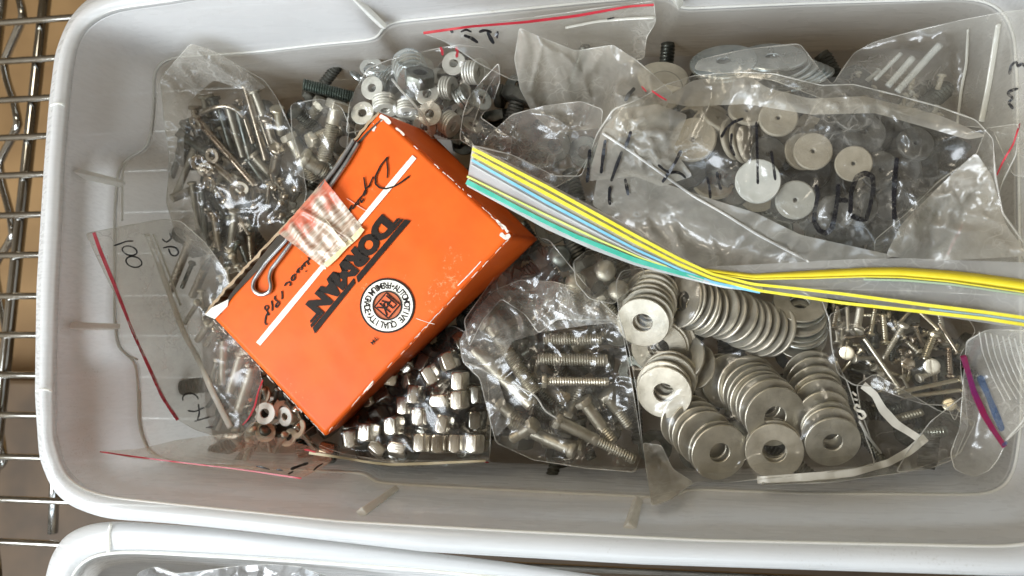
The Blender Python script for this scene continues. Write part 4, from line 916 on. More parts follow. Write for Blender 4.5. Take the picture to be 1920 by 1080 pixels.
ribbon('white_letter', [[(1598, 735), (1606, 742)], [(1600, 748), (1608, 750)]], 4, WPR, pb, None, .0009, 0, 2, taper=False)
# big washer bag
fb = film('plastic_bag', 'clear bag of big flat washers at the lower right, pointed corner at its left', 'plastic bag',
     [(1155, 530), (1165, 508), (1230, 498), (1330, 520), (1440, 540), (1540, 560), (1555, 600), (1560, 660), (1590, 720), (1612, 790), (1635, 850), (1640, 872), (1560, 885), (1450, 896), (1360, 905), (1305, 903), (1285, 915), (1255, 938), (1222, 948), (1215, 900), (1203, 820), (1195, 740), (1180, 660), (1160, 590)],
     FILMN, 3, .0007, 5, .0008, .018, 9, .012, 'clear plastic bags')
film('bag_corner', '', '', [(1205, 830), (1240, 835), (1262, 880), (1300, 904), (1285, 915), (1255, 938), (1222, 948), (1215, 900)], MILKY, 3, .0015, 4, .0022, .010, 31, bottom=False, parent=fb)
tube_px('flap_line', [(1612, 790), (1625, 815), (1652, 850)], 3.0, SEAM, fb, .001, 1)
# screw bag
sb = film('plastic_bag', 'clear bag of slotted screws at the right of the tote', 'plastic bag',
     [(1555, 590), (1600, 570), (1700, 575), (1810, 590), (1830, 620), (1800, 665), (1802, 700), (1810, 740), (1790, 790), (1775, 760), (1732, 758), (1690, 745), (1640, 725), (1600, 722), (1570, 700), (1560, 650)],
     FILMN, 4, .0012, 4.5, .0014, .016, 10, .010, 'clear plastic bags')
film('plastic_bag', 'loose corner of clear plastic below the slotted screws', 'plastic bag', [(1745, 790), (1810, 740), (1815, 800), (1790, 860), (1740, 880), (1680, 885), (1700, 850)], FILMC, 5, .0015, 5, .0020, .014, 11, .004, 'clear plastic bags')

# bag marked 100
hb = film('zip_bag', 'small zip bag with a red line, marked 100, at the left of the tote', 'zip bag',
     [(161, 438), (230, 424), (308, 411), (340, 415), (385, 455), (425, 510), (440, 580), (480, 650), (492, 720), (480, 790), (450, 818), (418, 823), (365, 805), (333, 787), (285, 700), (235, 590), (195, 510)],
     FILMH, 6, .0018, 4.5, .0013, .024, 12, .006, 'small zip bags', lift=.002, z0=-.05)
ribbon('red_line', [[(176, 436), (188, 470), (215, 535), (250, 625), (280, 690), (305, 745), (333, 787)]], 5.5, RED, hb, None, .0009, 3, 4, .0004, taper=False)
tube_px('zip_ridge', [(276, 440), (300, 500), (325, 572), (345, 625), (371, 672), (398, 735), (432, 802)], 5.5, RIDGE, hb, .0007, 3, flat=.5)
tube_px('zip_ridge', [(288, 440), (311, 497), (338, 572)], 2.2, RIDGE, hb, .0007, 3, flat=.6)
wr(hb, [[(213, 461), (225, 457), (238, 452), (250, 452)], arc(243, 470, 15, 8.5, 0, 375, 20, 15), arc(251, 491, 16, 10, 0, 375, 20, 15)], 2.8)
wr(hb, [[(304, 448), (312, 455), (322, 447), (318, 437)], [(306, 465), (318, 462), (330, 464), (336, 473), (330, 481), (320, 478), (316, 466)]], 3.2)
wr(hb, [arc(357, 748, 15, 11, 150, 350, 14, 10), [(352, 770), (366, 772), (383, 764)], [(372, 757), (374, 775), (370, 788)], [(364, 790), (378, 786), (392, 782)], [(386, 802), (398, 800)]], 3.0)
ribbon('red_line', [[(493, 712), (484, 735), (478, 762), (466, 785), (455, 797)]], 3, RED, hb, None, .0009, 2, 4, .0003)
# flat bags along the lower wall
fbag = film('zip_bag', 'flat zip bag with thin red edges lying along the lower left wall', 'zip bag',
     [(187, 846), (260, 842), (330, 825), (430, 812), (520, 820), (600, 842), (625, 862), (600, 880), (563, 897), (450, 883), (330, 868), (250, 860)], FILMH, 6, .0025, 5, .0012, .02, 13, .003, 'small zip bags', seam=False, z0=-.05, lift=.004)
ribbon('red_line', [[(188, 847), (250, 856), (330, 866), (450, 880), (565, 897)]], 2.6, RED, fbag, None, .001, 2, 5, .0003, taper=False)
wr(fbag, [(5, [(578, 868), (560, 874), (545, 880)]), (3, [(588, 882), (596, 874), (606, 869)]), (3.5, [(530, 882), (518, 880)]), (3, [(506, 880), (490, 876), (480, 874)]), (3.5, [(540, 889), (550, 884)])], 3.5)
yb_ = film('zip_bag', 'narrow flat bag edge with a cream strip below the chrome nuts', 'zip bag', [(570, 842), (640, 850), (730, 862), (830, 862), (918, 858), (922, 868), (830, 874), (730, 876), (640, 862)], FILMH, 3, .002, 5, .0004, .02, 14, .002, 'small zip bags', seam=False, bottom=False)
ribbon('cream_strip', [[(580, 849), (640, 858), (700, 868), (735, 871), (800, 869), (910, 864)]], 4.5, solid('cream_strip', (.62, .55, .36), (.68, .6, .42), 100, .5), yb_, None, .001, 3, 5, .0005, taper=False)
ribbon('red_line', [[(571, 843), (582, 845), (592, 848)]], 3, RED, yb_, None, .0014, 0, 3, .0003); ribbon('red_line', [[(908, 866), (916, 867)]], 3, RED, yb_, None, .0014, 0, 3, .0003)

# ================================================================== THE ORANGE BOX
pn0 = Vector((-.17770218, .01163586, -.03615508)); pA = Vector((-.09675884, .09355578, -.02620431)); pD = Vector((-.12560158, -.04010674, -.03398915))
PNRM = (pA-pn0).cross(pD-pn0); PNRM = PNRM if PNRM.z > 0 else -PNRM; PNRM.normalize()
def onbox(px, py, off=0.):
    d = Vector(at(px, py, 0.))-Vector(CAM); d.normalize(); C_ = Vector(CAM); t = (pn0+PNRM*off-C_).dot(PNRM)/d.dot(PNRM); return C_+d*t
ORANGE = None
def orange_mat():
    m, t, out = newmat('orange_card'); N = t.nodes.new; p = N('ShaderNodeBsdfPrincipled'); L(t, p.outputs[0], out.inputs[0])
    p.inputs['Roughness'].default_value = .46; p.inputs['Specular IOR Level'].default_value = .22
    a = noise_node(t, 60, 3); r = ramp(t, a.outputs['Fac'], [(.35, (.66, .095, .008)), (.65, (.72, .115, .010))])
    b = noise_node(t, 520, 6, .75); b2 = noise_node(t, 42, 3, .6)
    mu = N('ShaderNodeMath'); mu.operation = 'MULTIPLY'; L(t, b.outputs['Fac'], mu.inputs[0]); L(t, b2.outputs['Fac'], mu.inputs[1])
    w = ramp(t, mu.outputs[0], [(.365, (0, 0, 0)), (.42, (.5, .5, .5))]); mx = N('ShaderNodeMixRGB'); L(t, w.outputs[0], mx.inputs[0]); L(t, r.outputs[0], mx.inputs[1]); mx.inputs[2].default_value = (.78, .36, .17, 1)
    L(t, mx.outputs[0], p.inputs['Base Color'])
    bp = N('ShaderNodeBump'); bp.inputs['Strength'].default_value = .25; bp.inputs['Distance'].default_value = .0004; n3 = noise_node(t, 90, 5, .6); L(t, n3.outputs['Fac'], bp.inputs['Height']); L(t, bp.outputs[0], p.inputs['Normal'])
    return m
ORANGE = orange_mat()
KRAFT = solid('kraft_card', (.30, .21, .12), (.42, .31, .19), 180, .7, 0, None, .4, 700)
WHITEC = solid('white_card', (.70, .68, .60), (.78, .76, .68), 300, .6)
WORN = solid('worn_card', (.60, .50, .42), (.74, .68, .60), 500, .7)
box = empty('cardboard_box', tuple(onbox(680, 510))); setp(box, 'worn bright orange cardboard parts box with black lettering, torn open along one edge', 'box')
Tq = [(408, 598), (433, 560), (716, 226), (712, 212)]
def quadgrid(c, nu, nv, disp=.0, nrm=None, seed=0, edge=0.):
    V = []; Fc = []
    for j in range(nv+1):
        for i in range(nu+1):
            u = i/nu; v = j/nv; p = c[0]*(1-u)*(1-v)+c[1]*u*(1-v)+c[2]*u*v+c[3]*(1-u)*v
            if nrm is not None:
                w = noise.noise(p*38+Vector((seed, 0, 0)))*disp+noise.noise(p*120+Vector((seed, 3, 0)))*disp*.3
                e_ = min(u, 1-u, v, 1-v); p = p+nrm*(w*min(1, e_*6)-edge*max(0, 1-e_*22)**2)
            V.append(p)
    for j in range(nv):
        for i in range(nu): a = j*(nu+1)+i; Fc.append((a, a+1, a+nu+2, a+nu+1))
    return V, Fc
cA, cB, cC, cD = onbox(404, 596), onbox(713, 213), onbox(960, 440), onbox(611, 815)
cA2 = onbox(420, 576)
bC, bD, bB, bA = A3(1006, 449, -.0565), A3(645, 795, -.0665), A3(806, 250, -.0585), A3(450, 600, -.068)
def facewarp(c, seed, name, mat=ORANGE, nu=40, nv=20, disp=.0006):
    n_ = (c[1]-c[0]).cross(c[3]-c[0]).normalized(); V, Fc = quadgrid(c, nu, nv, disp, n_, seed); o = mesh_obj(name, V, Fc, mat); return o
top = facewarp([cA, cB, cC, cD], 1, 'top_panel', nu=60, nv=40, disp=.00035); splat(top, 1); s_ = top.modifiers.new('s', 'SOLIDIFY'); s_.thickness = .0007; s_.offset = -1
child_world(top, box)
for nm, c, sd in (('side_panel', [cC, cD, bD, bC], 2), ('end_panel', [cB, cC, bC, bB], 3), ('end_panel', [cD, cA, bA, bD], 4), ('bottom_panel', [bA, bB, bC, bD], 5)):
    o = facewarp(c, sd, nm, ORANGE, 40, 16, .0011); splat(o, 0); s_ = o.modifiers.new('s', 'SOLIDIFY'); s_.thickness = .0007; s_.offset = 0; child_world(o, box)
# torn kraft side flap standing along the open edge
fpx = resample([(384, 588), (400, 565), (440, 520), (480, 478), (519, 436), (560, 392), (606, 341), (640, 290), (672, 250), (690, 228), (709, 209)], 5, False, 2)
V = []; n = len(fpx)
for i, (x, y) in enumerate(fpx):
    j = noise.noise(Vector((i*.45, 3, 0)))*2.2; w = 3.2+2.2*noise.noise(Vector((i*.35, 9, 0)))
    a = onbox(x+j, y+j, -.0006); b = onbox(x+j+w*1.1, y+j+w*1.0, -.0006); V += [a, b, b-PNRM*.026, a-PNRM*.026]
Fc = [(0, 1, 2, 3), tuple(4*(n-1)+k for k in (3, 2, 1, 0))]
for i in range(n-1):
    for k in range(4): Fc.append((4*i+k, 4*i+(k+1) % 4, 4*i+4+(k+1) % 4, 4*i+4+k))
child_world(mesh_obj('torn_flap', V, Fc, KRAFT, smooth=False), box)
V = [onbox(386, 590, .0006), onbox(398, 577, .0010), onbox(430, 561, .0008), onbox(428, 574, .0006), onbox(404, 598, .0006)]
o = mesh_obj('white_tab', V, [(0, 1, 2, 3, 4)], WHITEC, smooth=False); s_ = o.modifiers.new('s', 'SOLIDIFY'); s_.thickness = .0006; child_world(o, box)
# near-black strip over the panel edge, painting the shade of the open gap
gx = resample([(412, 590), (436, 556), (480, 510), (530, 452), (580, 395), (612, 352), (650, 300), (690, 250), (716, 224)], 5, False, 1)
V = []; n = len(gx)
BLK = solid('gap_shade_paint', (.035, .028, .02), (.06, .045, .03), 100, .9)
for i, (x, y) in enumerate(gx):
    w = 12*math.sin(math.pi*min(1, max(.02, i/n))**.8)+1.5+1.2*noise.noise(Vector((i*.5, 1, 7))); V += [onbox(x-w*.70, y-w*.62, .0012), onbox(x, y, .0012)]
child_world(mesh_obj('gap_shade', V, [(2*i, 2*i+1, 2*i+3, 2*i+2) for i in range(n-1)], BLK, smooth=False), box)
def plane(x, y, off): return onbox(x, y, off)
def onp(name, strokes, w, mat, off=.0007, sm=0, taper=False, th=.00006, step=3):
    return ribbon(name, strokes, w, mat, box, None, off, sm, step, th, plane=plane, taper=taper)
onp('white_stripe', [[(484, 645), (777, 294)]], 9.5, solid('cream_print', (.74, .68, .56), (.80, .75, .64), 500, .5), .0011)
# DORMAN lettering
def textmesh(txt, bold=0., shear=0., sp=1.):
    cu = bpy.data.curves.new('lettering', 'FONT'); cu.body = txt; cu.size = 1; cu.offset = bold; cu.shear = shear; cu.space_character = sp; cu.resolution_u = 4
    o = bpy.data.objects.new('tmp', cu); COL.objects.link(o); dg = bpy.context.evaluated_depsgraph_get(); me = bpy.data.meshes.new_from_object(o.evaluated_get(dg)); bpy.data.objects.remove(o)
    P = np.array([v.co[:2] for v in me.vertices]); F_ = [tuple(p.vertices) for p in me.polygons]; bpy.data.meshes.remove(me); return P, F_
def text_px(name, txt, fmap, mat, off, bold=0., shear=0., sp=1., parent=None, fit=True):
    P, F_ = textmesh(txt, bold, shear, sp)
    if fit: P = (P-P.min(0))/(P.max(0)-P.min(0))
    V = [onbox(*fmap(u, v), off) for u, v in P]
    o = mesh_obj(name, V, F_, mat, smooth=False); child_world(o, parent or box); return o
DI = np.array([-.647, .762]); NI = np.array([.762, .647]); OZ = np.array([560., 390.])
def sn(s, n_): p = DI*s+NI*n_; return (OZ[0]+p[0]/4, OZ[1]+p[1]/4)
letters = [('D', -372, -190), ('O', -215, -40), ('R', -55, 95), ('M', 65, 260), ('A', 225, 385), ('N', 365, 520)]
for ch, a, b in letters:
    text_px('black_lettering', ch, lambda u, v, a=a, b=b: sn(a+(b-a)*u, 504+149*v), BOXINK, .0012, .075, 0)
def qd(name, pts, mat, off):
    V = [onbox(*p, off) for p in pts]; o = mesh_obj(name, V, [tuple(range(len(V)))], mat, smooth=False); s_ = o.modifiers.new('s', 'SOLIDIFY'); s_.thickness = .00006; child_world(o, box); return o
qd('black_bar', [sn(-450, 662), sn(-470, 703), sn(140, 703), sn(112, 662)], BOXINK, .0012)
qd('black_bar', [sn(132, 655), sn(158, 690), sn(640, 703), sn(618, 662)], BOXINK, .0012)
for n0, n1, s0, s1 in ((634, 655, -430, -330), (612, 629, -418, -345)): qd('black_bar', [sn(s0, n0), sn(s0-14, n1), sn(s1, n1), sn(s1, n0)], BOXINK, .0012)
for n0, n1, s0, s1 in ((634, 655, 480, 612), (612, 629, 480, 590)): qd('black_bar', [sn(s0, n0), sn(s0, n1), sn(s1+12, n1), sn(s1, n0)], BOXINK, .0012)
# round emblem
EC = (726, 573.)
def em(r, a):   # angle measured clockwise from the emblem's own "up", which points down right in the picture
    u = NI; rt = DI; return (EC[0]+r*(u[0]*math.cos(a)+rt[0]*math.sin(a)), EC[1]+r*(u[1]*math.cos(a)+rt[1]*math.sin(a)))
def disc(name, r0, r1, mat, off):
    V = []; n = 64
    for k in range(n): a = 2*math.pi*k/n; V += [onbox(*em(r0, a), off), onbox(*em(r1, a), off)]
    child_world(mesh_obj(name, V, [(2*k, 2*k+1, (2*k+3) % (2*n), (2*k+2) % (2*n)) for k in range(n)], mat, smooth=False), box)
disc('emblem_ring', 48, 51.5, BOXINK, .0012); disc('emblem_ring', 27.5, 48, WHITEC, .0012); disc('emblem_ring', 25.5, 28, BOXINK, .0015)
disc('emblem_centre', .3, 25.6, solid('brown_print', (.42, .085, .012), (.48, .10, .015), 200, .5), .0011)
DR = 24
dq = [em(DR, math.radians(q)) for q in (45+0, 135, 225, 315)]
OP = solid('orange_print', (.66, .10, .009))
qd('emblem_diamond', dq, OP, .0013)
onp('emblem_lines', [dq+[dq[0]]], 2.2, BOXINK, .0015)
def eu(x, y): return (EC[0]+NI[0]*y+DI[0]*x, EC[1]+NI[1]*y+DI[1]*x)
onp('emblem_monogram', [[eu(-13, -14), eu(-13, 12), eu(-3, 11), eu(-3, 0), eu(-12, -1)], [eu(-6, -1), eu(0, -14)], [eu(6, -14), eu(6, 13)], [eu(15, 12), eu(7, -1), eu(15, -13)], arc(*eu(1, -3), 4, 5, 0, 360, 10)], 2.6, BOXINK, .0017)
def ringtext(txt, a0, a1, rmid, hgt, top=True):
    n = len(txt)
    for i, ch in enumerate(txt):
        if ch == ' ': continue
        a = a0+(a1-a0)*i/(n-1); P, F_ = textmesh(ch, .02); mn, mxx = P.min(0), P.max(0); ctr = (mn[0]+mxx[0])/2; sc_ = hgt/.72
        V = []
        for x, y in P:
            if ch == '·': y -= .0
            if top: rr = rmid+(y-.36)*sc_; q = a+(x-ctr)*sc_*.82/rmid
            else: rr = rmid-(y-.36)*sc_; q = a-(x-ctr)*sc_*.82/rmid
            V.append(onbox(*em(rr, q), .0013))
        child_world(mesh_obj('emblem_lettering', V, F_, BOXINK, smooth=False), box)
ringtext('AUTOMOTIVE QUALITY', math.radians(-104), math.radians(104), 37.5, 12)
ringtext('PREMIUM GRADE', math.radians(236), math.radians(124), 37.5, 12, False)
for q in (246, 114): onp('emblem_dot', [arc(*em(37.5, math.radians(q)), 1, 1, 0, 360, 6)], 2.2, BOXINK, .0015)
text_px('black_lettering', 'TM', lambda u, v: (704-u*10+v*5.5, 630+u*12+v*5), BOXINK, .0012, .01)
# script line "Dependable Since 1918"
onp('script_lettering', [(2.6, [(726, 334), (727, 318), (725, 301), (727, 294)]), (3.2, [(727, 294), (714, 310), (704, 330), (704, 345), (712, 352), (724, 354), (738, 350), (752, 342), (768, 330)]),
     (2.8, [(700, 331), (694, 344), (691, 352), (694, 346), (686, 354)]), (3, [(682, 332), (684, 345), (686, 360), (682, 368)]), (2.6, [(686, 354), (680, 366), (674, 372), (678, 380), (682, 372)]), (2.6, [(674, 372), (668, 380), (664, 386), (672, 382), (672, 374)]), (2.6, [(666, 382), (662, 392), (658, 388), (655, 398)]), (2.6, [(660, 384), (654, 394), (646, 402)])], 2.8, BOXINK, .0012, 1, True, step=1.5)
onp('script_lettering', [(2.6, [(648, 402), (640, 412), (644, 420), (632, 424), (626, 432), (630, 438), (618, 442), (612, 452)]), (2.6, [(626, 412), (612, 434)]), (2.6, [(606, 446), (598, 466), (592, 474), (588, 484)])], 2.6, BOXINK, .0012, 1, True, step=1.5)
onp('script_lettering', [[(576.6, 482.6), (581.1, 485.8), (575.3, 489.7), (577.8, 494.9), (579.8, 496.8)], [(575.3, 489.7), (569.4, 494.3), (570.7, 499.4), (572.7, 500.1)], [(569.4, 495.6), (565.5, 499.4), (566.2, 505.3), (562.9, 505.9)], [(562.9, 501.4), (557.8, 505.9), (559.1, 510.5), (561.6, 511.8)], [(557.8, 507.2), (555.8, 510.5), (559.3, 511.1)], [(554.5, 514.3), (548.7, 516.3), (545.4, 522.1), (546.7, 525.4), (550.6, 525.4), (552.6, 521.5), (552.6, 516.3)], [(533.1, 536.4), (537.0, 530.5), (542.2, 528.6), (544.8, 531.2), (544.8, 535.1), (542.2, 534.4)], [(572.5, 509), (575, 508.5)]], 2.9, BOXINK, .0012, 1, True, step=1.5)
onp('script_lettering', [[(528.0, 545.4), (529.0, 552.6), (528.6, 561.6)], [(516.3, 554.5), (514.0, 559.1), (516.9, 562.9), (522.8, 566.2), (524.1, 569.4), (518.9, 576.6), (516.3, 575.3), (516.9, 570.7), (521.5, 566.2)], [(508.8, 563.6), (510.5, 573.3), (510.1, 583.0)], [(499.4, 572.7), (496.2, 575.3), (496.2, 579.8), (499.4, 581.1), (502.7, 579.1), (503.1, 574.6), (499.4, 572.7)], [(499.4, 581.1), (501.4, 585.6), (504.6, 590.2), (503.3, 591.5), (500.7, 587.6), (501.4, 585.6)], [(500.7, 587.6), (498.1, 594.0), (496.6, 604.4), (498.1, 608.3), (501.8, 608.0)]], 2.6, BOXINK, .0012, 1, True, step=1.5)
# worn edges
def worn(a, b, n_, wmax, seed, side=1, prob=.7):
    rr = random.Random(seed); st = []
    for k in range(n_):
        if rr.random() > prob: continue
        u = k/n_+rr.uniform(-.01, .01); l = rr.uniform(.01, .035); off = rr.uniform(-.5, 1.2)
        dx, dy = b[0]-a[0], b[1]-a[1]; q = math.hypot(dx, dy); nx, ny = -dy/q*side, dx/q*side
        pts = [(a[0]+dx*(u+l*t)+nx*(off+rr.uniform(-.8, .8)), a[1]+dy*(u+l*t)+ny*(off+rr.uniform(-.8, .8))) for t in (0, .35, .7, 1)]
        st.append((rr.uniform(.8, wmax), pts))
    return ribbon('worn_edge', st, 2, WORN, box, None, .0008, 0, 2, .0001, plane=plane)
worn((960, 441), (612, 813), 60, 1.3, 1, 1, .42); worn((716, 217), (952, 432), 44, 1.5, 2, 1, .4); worn((400, 600), (605, 812), 60, 1.3, 3, 1, .75); worn((700, 232), (722, 222), 3, 7, 4); worn((440, 556), (700, 236), 26, 1.6, 6, -1, .5)
ribbon('worn_edge', [(8, [(712, 217), (722, 222), (732, 232)]), (4, [(742, 240), (752, 247), (758, 254)]), (5, [(704, 236), (699, 246)]), (5, [(934, 418), (946, 426), (952, 436)]), (8, [(938, 438), (948, 446), (956, 440)]), (4, [(944, 430), (938, 420), (930, 412)]), (2, [(902, 490), (880, 514), (858, 536)]), (3, [(700, 714), (682, 736)])], 4, WORN, box, None, .0009, 1, 2, .00012, plane=plane)
onp('crease', [[(780, 597), (800, 604), (815, 608)]], 1., WORN, .0008, 1, True)
splat_pts(np.array([tuple(onbox(x, y)) for x in range(400, 960, 3) for y in range(215, 812, 3) if inpoly(x, y, [(404, 596), (713, 213), (960, 440), (611, 815)])]), 1)
# cotter pin on the box
cp = empty('cotter_pin', tuple(onbox(560, 400, .001))); setp(cp, 'grey steel cotter pin taped on the orange box, its loop at the lower left', 'cotter pin')
lp = resample([(664, 262), (640, 300), (612, 338), (570, 400), (538, 449), (499, 492), (476, 526), (474, 541), (482, 551), (494, 553), (506, 547), (509, 536), (505, 520), (509, 505), (521, 490), (547, 455), (578, 408), (619, 350), (650, 305), (672, 268)], 3, False, 3)
o = tube_pts('looped_wire', [onbox(x, y, .0020) for x, y in lp], .00092, solid('pin_steel', (.36, .36, .36), (.46, .46, .45), 200, .25, .95, .4), None, False, 12, 1.1); splat(o); child_world(o, cp)
# tape
def tape_mat():
    m, t, out = newmat('printed_tape'); N = t.nodes.new; c = N('ShaderNodeTexCoord'); mp = N('ShaderNodeMapping'); mp.inputs['Rotation'].default_value = (0, 0, math.radians(-42)); L(t, c.outputs['Object'], mp.inputs[0])
    w = N('ShaderNodeTexNoise'); mp2 = N('ShaderNodeMapping'); mp2.inputs['Scale'].default_value = (60, 900, 60); L(t, mp.outputs[0], mp2.inputs[0]); L(t, mp2.outputs[0], w.inputs['Vector']); w.inputs['Scale'].default_value = 1; w.inputs['Detail'].default_value = 3
    r = ramp(t, w.outputs['Fac'], [(.36, (.36, .27, .19)), (.5, (.55, .46, .36)), (.62, (.72, .66, .55))])
    n2 = noise_node(t, 55, 2); sx = N('ShaderNodeSeparateXYZ'); L(t, mp.outputs[0], sx.inputs[0])
    mr = N('ShaderNodeMapRange'); mr.inputs['From Min'].default_value = .0016; mr.inputs['From Max'].default_value = .0028; L(t, sx.outputs['Y'], mr.inputs['Value'])
    mu = N('ShaderNodeMath'); mu.operation = 'MULTIPLY'; L(t, mr.outputs[0], mu.inputs[0]); r2 = ramp(t, n2.outputs['Fac'], [(.42, (0, 0, 0)), (.5, (.85, .85, .85))]); L(t, r2.outputs[0], mu.inputs[1])
    mx = N('ShaderNodeMixRGB'); L(t, mu.outputs[0], mx.inputs[0]); L(t, r.outputs[0], mx.inputs[1]); mx.inputs[2].default_value = (.62, .12, .06, 1)
    p = N('ShaderNodeBsdfPrincipled'); p.inputs['Roughness'].default_value = .22; L(t, mx.outputs[0], p.inputs['Base Color'])
    bp = N('ShaderNodeBump'); bp.inputs['Strength'].default_value = .5; bp.inputs['Distance'].default_value = .0005; L(t, w.outputs['Fac'], bp.inputs['Height']); L(t, bp.outputs[0], p.inputs['Normal'])
    tr = N('ShaderNodeBsdfTransparent'); ms = N('ShaderNodeMixShader'); ms.inputs[0].default_value = .22; L(t, p.outputs[0], ms.inputs[1]); L(t, tr.outputs[0], ms.inputs[2]); L(t, ms.outputs[0], out.inputs[0]); return m
TAPE = tape_mat()
tp = empty('tape_piece', tuple(onbox(610, 420, .003))); setp(tp, 'crinkled strip of pale tape with red print holding the cotter pin on the box', 'tape')
c4 = [(522, 437), (608, 336), (681, 428), (607, 503)]
V = []; nu, nv = 46, 46
for j in range(nv+1):
    for i in range(nu+1):
        u = i/nu; v = j/nv; x = c4[0][0]*(1-u)*(1-v)+c4[1][0]*u*(1-v)+c4[2][0]*u*v+c4[3][0]*(1-u)*v; y = c4[0][1]*(1-u)*(1-v)+c4[1][1]*u*(1-v)+c4[2][1]*u*v+c4[3][1]*(1-u)*v
        if j == nv: x += 2.5*(i % 4 < 2); y += 2.5*(i % 4 < 2)
        h = .0012+.0024/(1+math.exp((v-.5)*12))+.0005*math.sin(u*38+v*6)*(.4+.6*noise.noise(Vector((u*3, v*3, 0))))+.0007*(1-abs(noise.noise(Vector((u*4, v*2.4, 3))))*2.5)+.0012*math.exp(-((u-.45-.25*v)/.04)**2)
        V.append(onbox(x, y, h+(-.0015*(1-v/.08) if v < .08 else 0)))
Fc = [(j*(nu+1)+i, j*(nu+1)+i+1, (j+1)*(nu+1)+i+1, (j+1)*(nu+1)+i) for j in range(nv) for i in range(nu)]
o = mesh_obj('tape_strip', V, Fc, TAPE); splat(o); child_world(o, tp)
YT = solid('yellowed_tape', (.62, .52, .26), (.72, .64, .42), 400, .35)
ribbon('yellowed_edge', [(9, [(610, 498), (630, 481), (650, 460), (668, 443), (680, 428)])], 9, YT, tp, None, .0022, 1, 3, .0002, plane=plane, taper=False)
ribbon('folded_ridge', [(7, [(584, 398), (602, 408), (615, 420), (626, 436), (638, 452), (648, 462)])], 7, solid('cream_tape', (.72, .64, .48), (.78, .70, .54), 400, .3), tp, None, .0034, 1, 3, .0003, plane=plane)
ribbon('tape_thread', [(1.6, [(650, 372), (668, 384), (684, 394), (692, 397)])], 1.6, solid('pink_film', (.75, .35, .25)), tp, None, .001, 1, 3, .0002, plane=plane)

# ================================================================== BAGS above
# upper right bag with MW
ub = film('zip_bag', 'large clear zip bag in the upper right corner with black letters MW', 'zip bag',
     [(1560, 160), (1600, 100), (1640, 78), (1700, 62), (1800, 38), (1885, 22), (1960, 15), (1990, 200), (1960, 330), (1900, 330), (1860, 240), (1790, 235), (1700, 215), (1640, 195), (1580, 200), (1450, 150), (1300, 130), (1310, 112), (1400, 92), (1500, 82)][::1], FILMH, 7, .002, 6, .0018, .026, 15, .008, 'small zip bags', z0=-.04, lift=.003, bottom=False)
tube_px('zip_ridge', [(1872, 45), (1862, 110), (1852, 170), (1840, 228)], 6, RIDGE, ub, .0006, 2, flat=.45)
tube_px('zip_ridge', [(1815, 55), (1812, 120), (1802, 170), (1795, 232)], 3, RIDGE, ub, .0006, 2, flat=.45)
wr(ub, [(5, [(1892, 140), (1896, 122), (1906, 114), (1908, 126), (1916, 118), (1925, 128)]), (5.5, [(1909, 166), (1894, 170), (1889, 176), (1900, 184), (1890, 192), (1900, 204)])], 5)
# right bag with thin red line, below/right of discs
rbg = film('zip_bag', 'crumpled clear bag with a thin slanting red line at the right edge', 'zip bag',
     [(1850, 240), (1910, 232), (1905, 290), (1880, 340), (1868, 380), (1890, 430), (1925, 500), (1800, 498), (1640, 490), (1640, 450), (1700, 400), (1760, 340), (1830, 290)], FILMC, 7, .003, 4.5, .0028, .018, 16, .006, 'small zip bags', z0=-.04, bottom=False)
ribbon('red_line', [[(1912, 232), (1900, 270), (1882, 300), (1868, 330)]], 3, RED, rbg, None, .001, 2, 4, .0003)
ribbon('red_line', [[(1806, 420), (1795, 440), (1783, 462), (1776, 480)]], 2.6, RED, rbg, None, .001, 2, 4, .0003)
# red sealed bag along the upper wall
rs = film('zip_bag', 'clear bag with a long red seal line leaning on the upper wall', 'zip bag',
     [(792, 62), (900, 44), (1000, 32), (1130, 14), (1226, 2), (1230, 42), (1212, 70), (1208, 110), (1150, 120), (1050, 150), (960, 150), (900, 120), (858, 92), (830, 76)], FILMH, 9, .004, 5, .0012, .03, 17, .004, 'small zip bags', z0=-.03, lift=.010)
ribbon('red_line', [[(794, 62), (880, 50), (980, 42), (1080, 30), (1180, 12), (1226, 9)]], 4, RED, rs, None, .0016, 3, 5, .0005, taper=False)
tube_px('zip_ridge', [(1060, 52), (1120, 40), (1180, 35), (1228, 33)], 2.6, RIDGE, rs, .001, 2, flat=.5)
wr(rs, [(6, [(845, 54), (849, 62)]), (4, [(864, 60), (874, 55), (884, 60)]), (6, [(870, 66), (885, 72), (896, 80)]), (5, [(898, 60), (910, 56), (922, 61)]), (7, [(914, 60), (920, 72), (926, 82)]), (4, [(928, 68), (934, 58), (932, 72)])], 5); wr(rs, [(3, [(1138, 36), (1152, 33)])], 3)
# empty crumpled bags
film('plastic_bag', 'empty crumpled clear bag at the top centre behind the striped zip strip', 'plastic bag',
     [(974, 52), (1010, 68), (1080, 96), (1150, 84), (1192, 112), (1225, 140), (1262, 175), (1240, 215), (1190, 260), (1120, 240), (1040, 250), (1000, 215), (975, 165), (965, 110)], MILKY, 7, .003, 4, .0045, .030, 18, .006, 'clear plastic bags', z0=-.035, lift=.006)
film('plastic_bag', 'empty clear bag bulging just above the left end of the striped zip strip', 'plastic bag',
     [(890, 290), (915, 255), (960, 215), (1020, 198), (1090, 190), (1130, 205), (1125, 260), (1080, 330), (1040, 352), (1000, 348), (940, 318)], FILMH, 8, .004, 4, .0040, .024, 19, .008, 'clear plastic bags', z0=-.035, lift=.006)
film('plastic_bag', 'folded loop of clear plastic hanging right of the small pale washers', 'plastic bag',
     [(862, 262), (868, 215), (880, 180), (905, 150), (935, 118), (938, 150), (925, 190), (900, 220), (960, 260), (955, 300), (900, 285)], FILMC, 6, .004, 4, .0030, .015, 20, .004, 'clear plastic bags', z0=-.04, lift=.003, bottom=False)

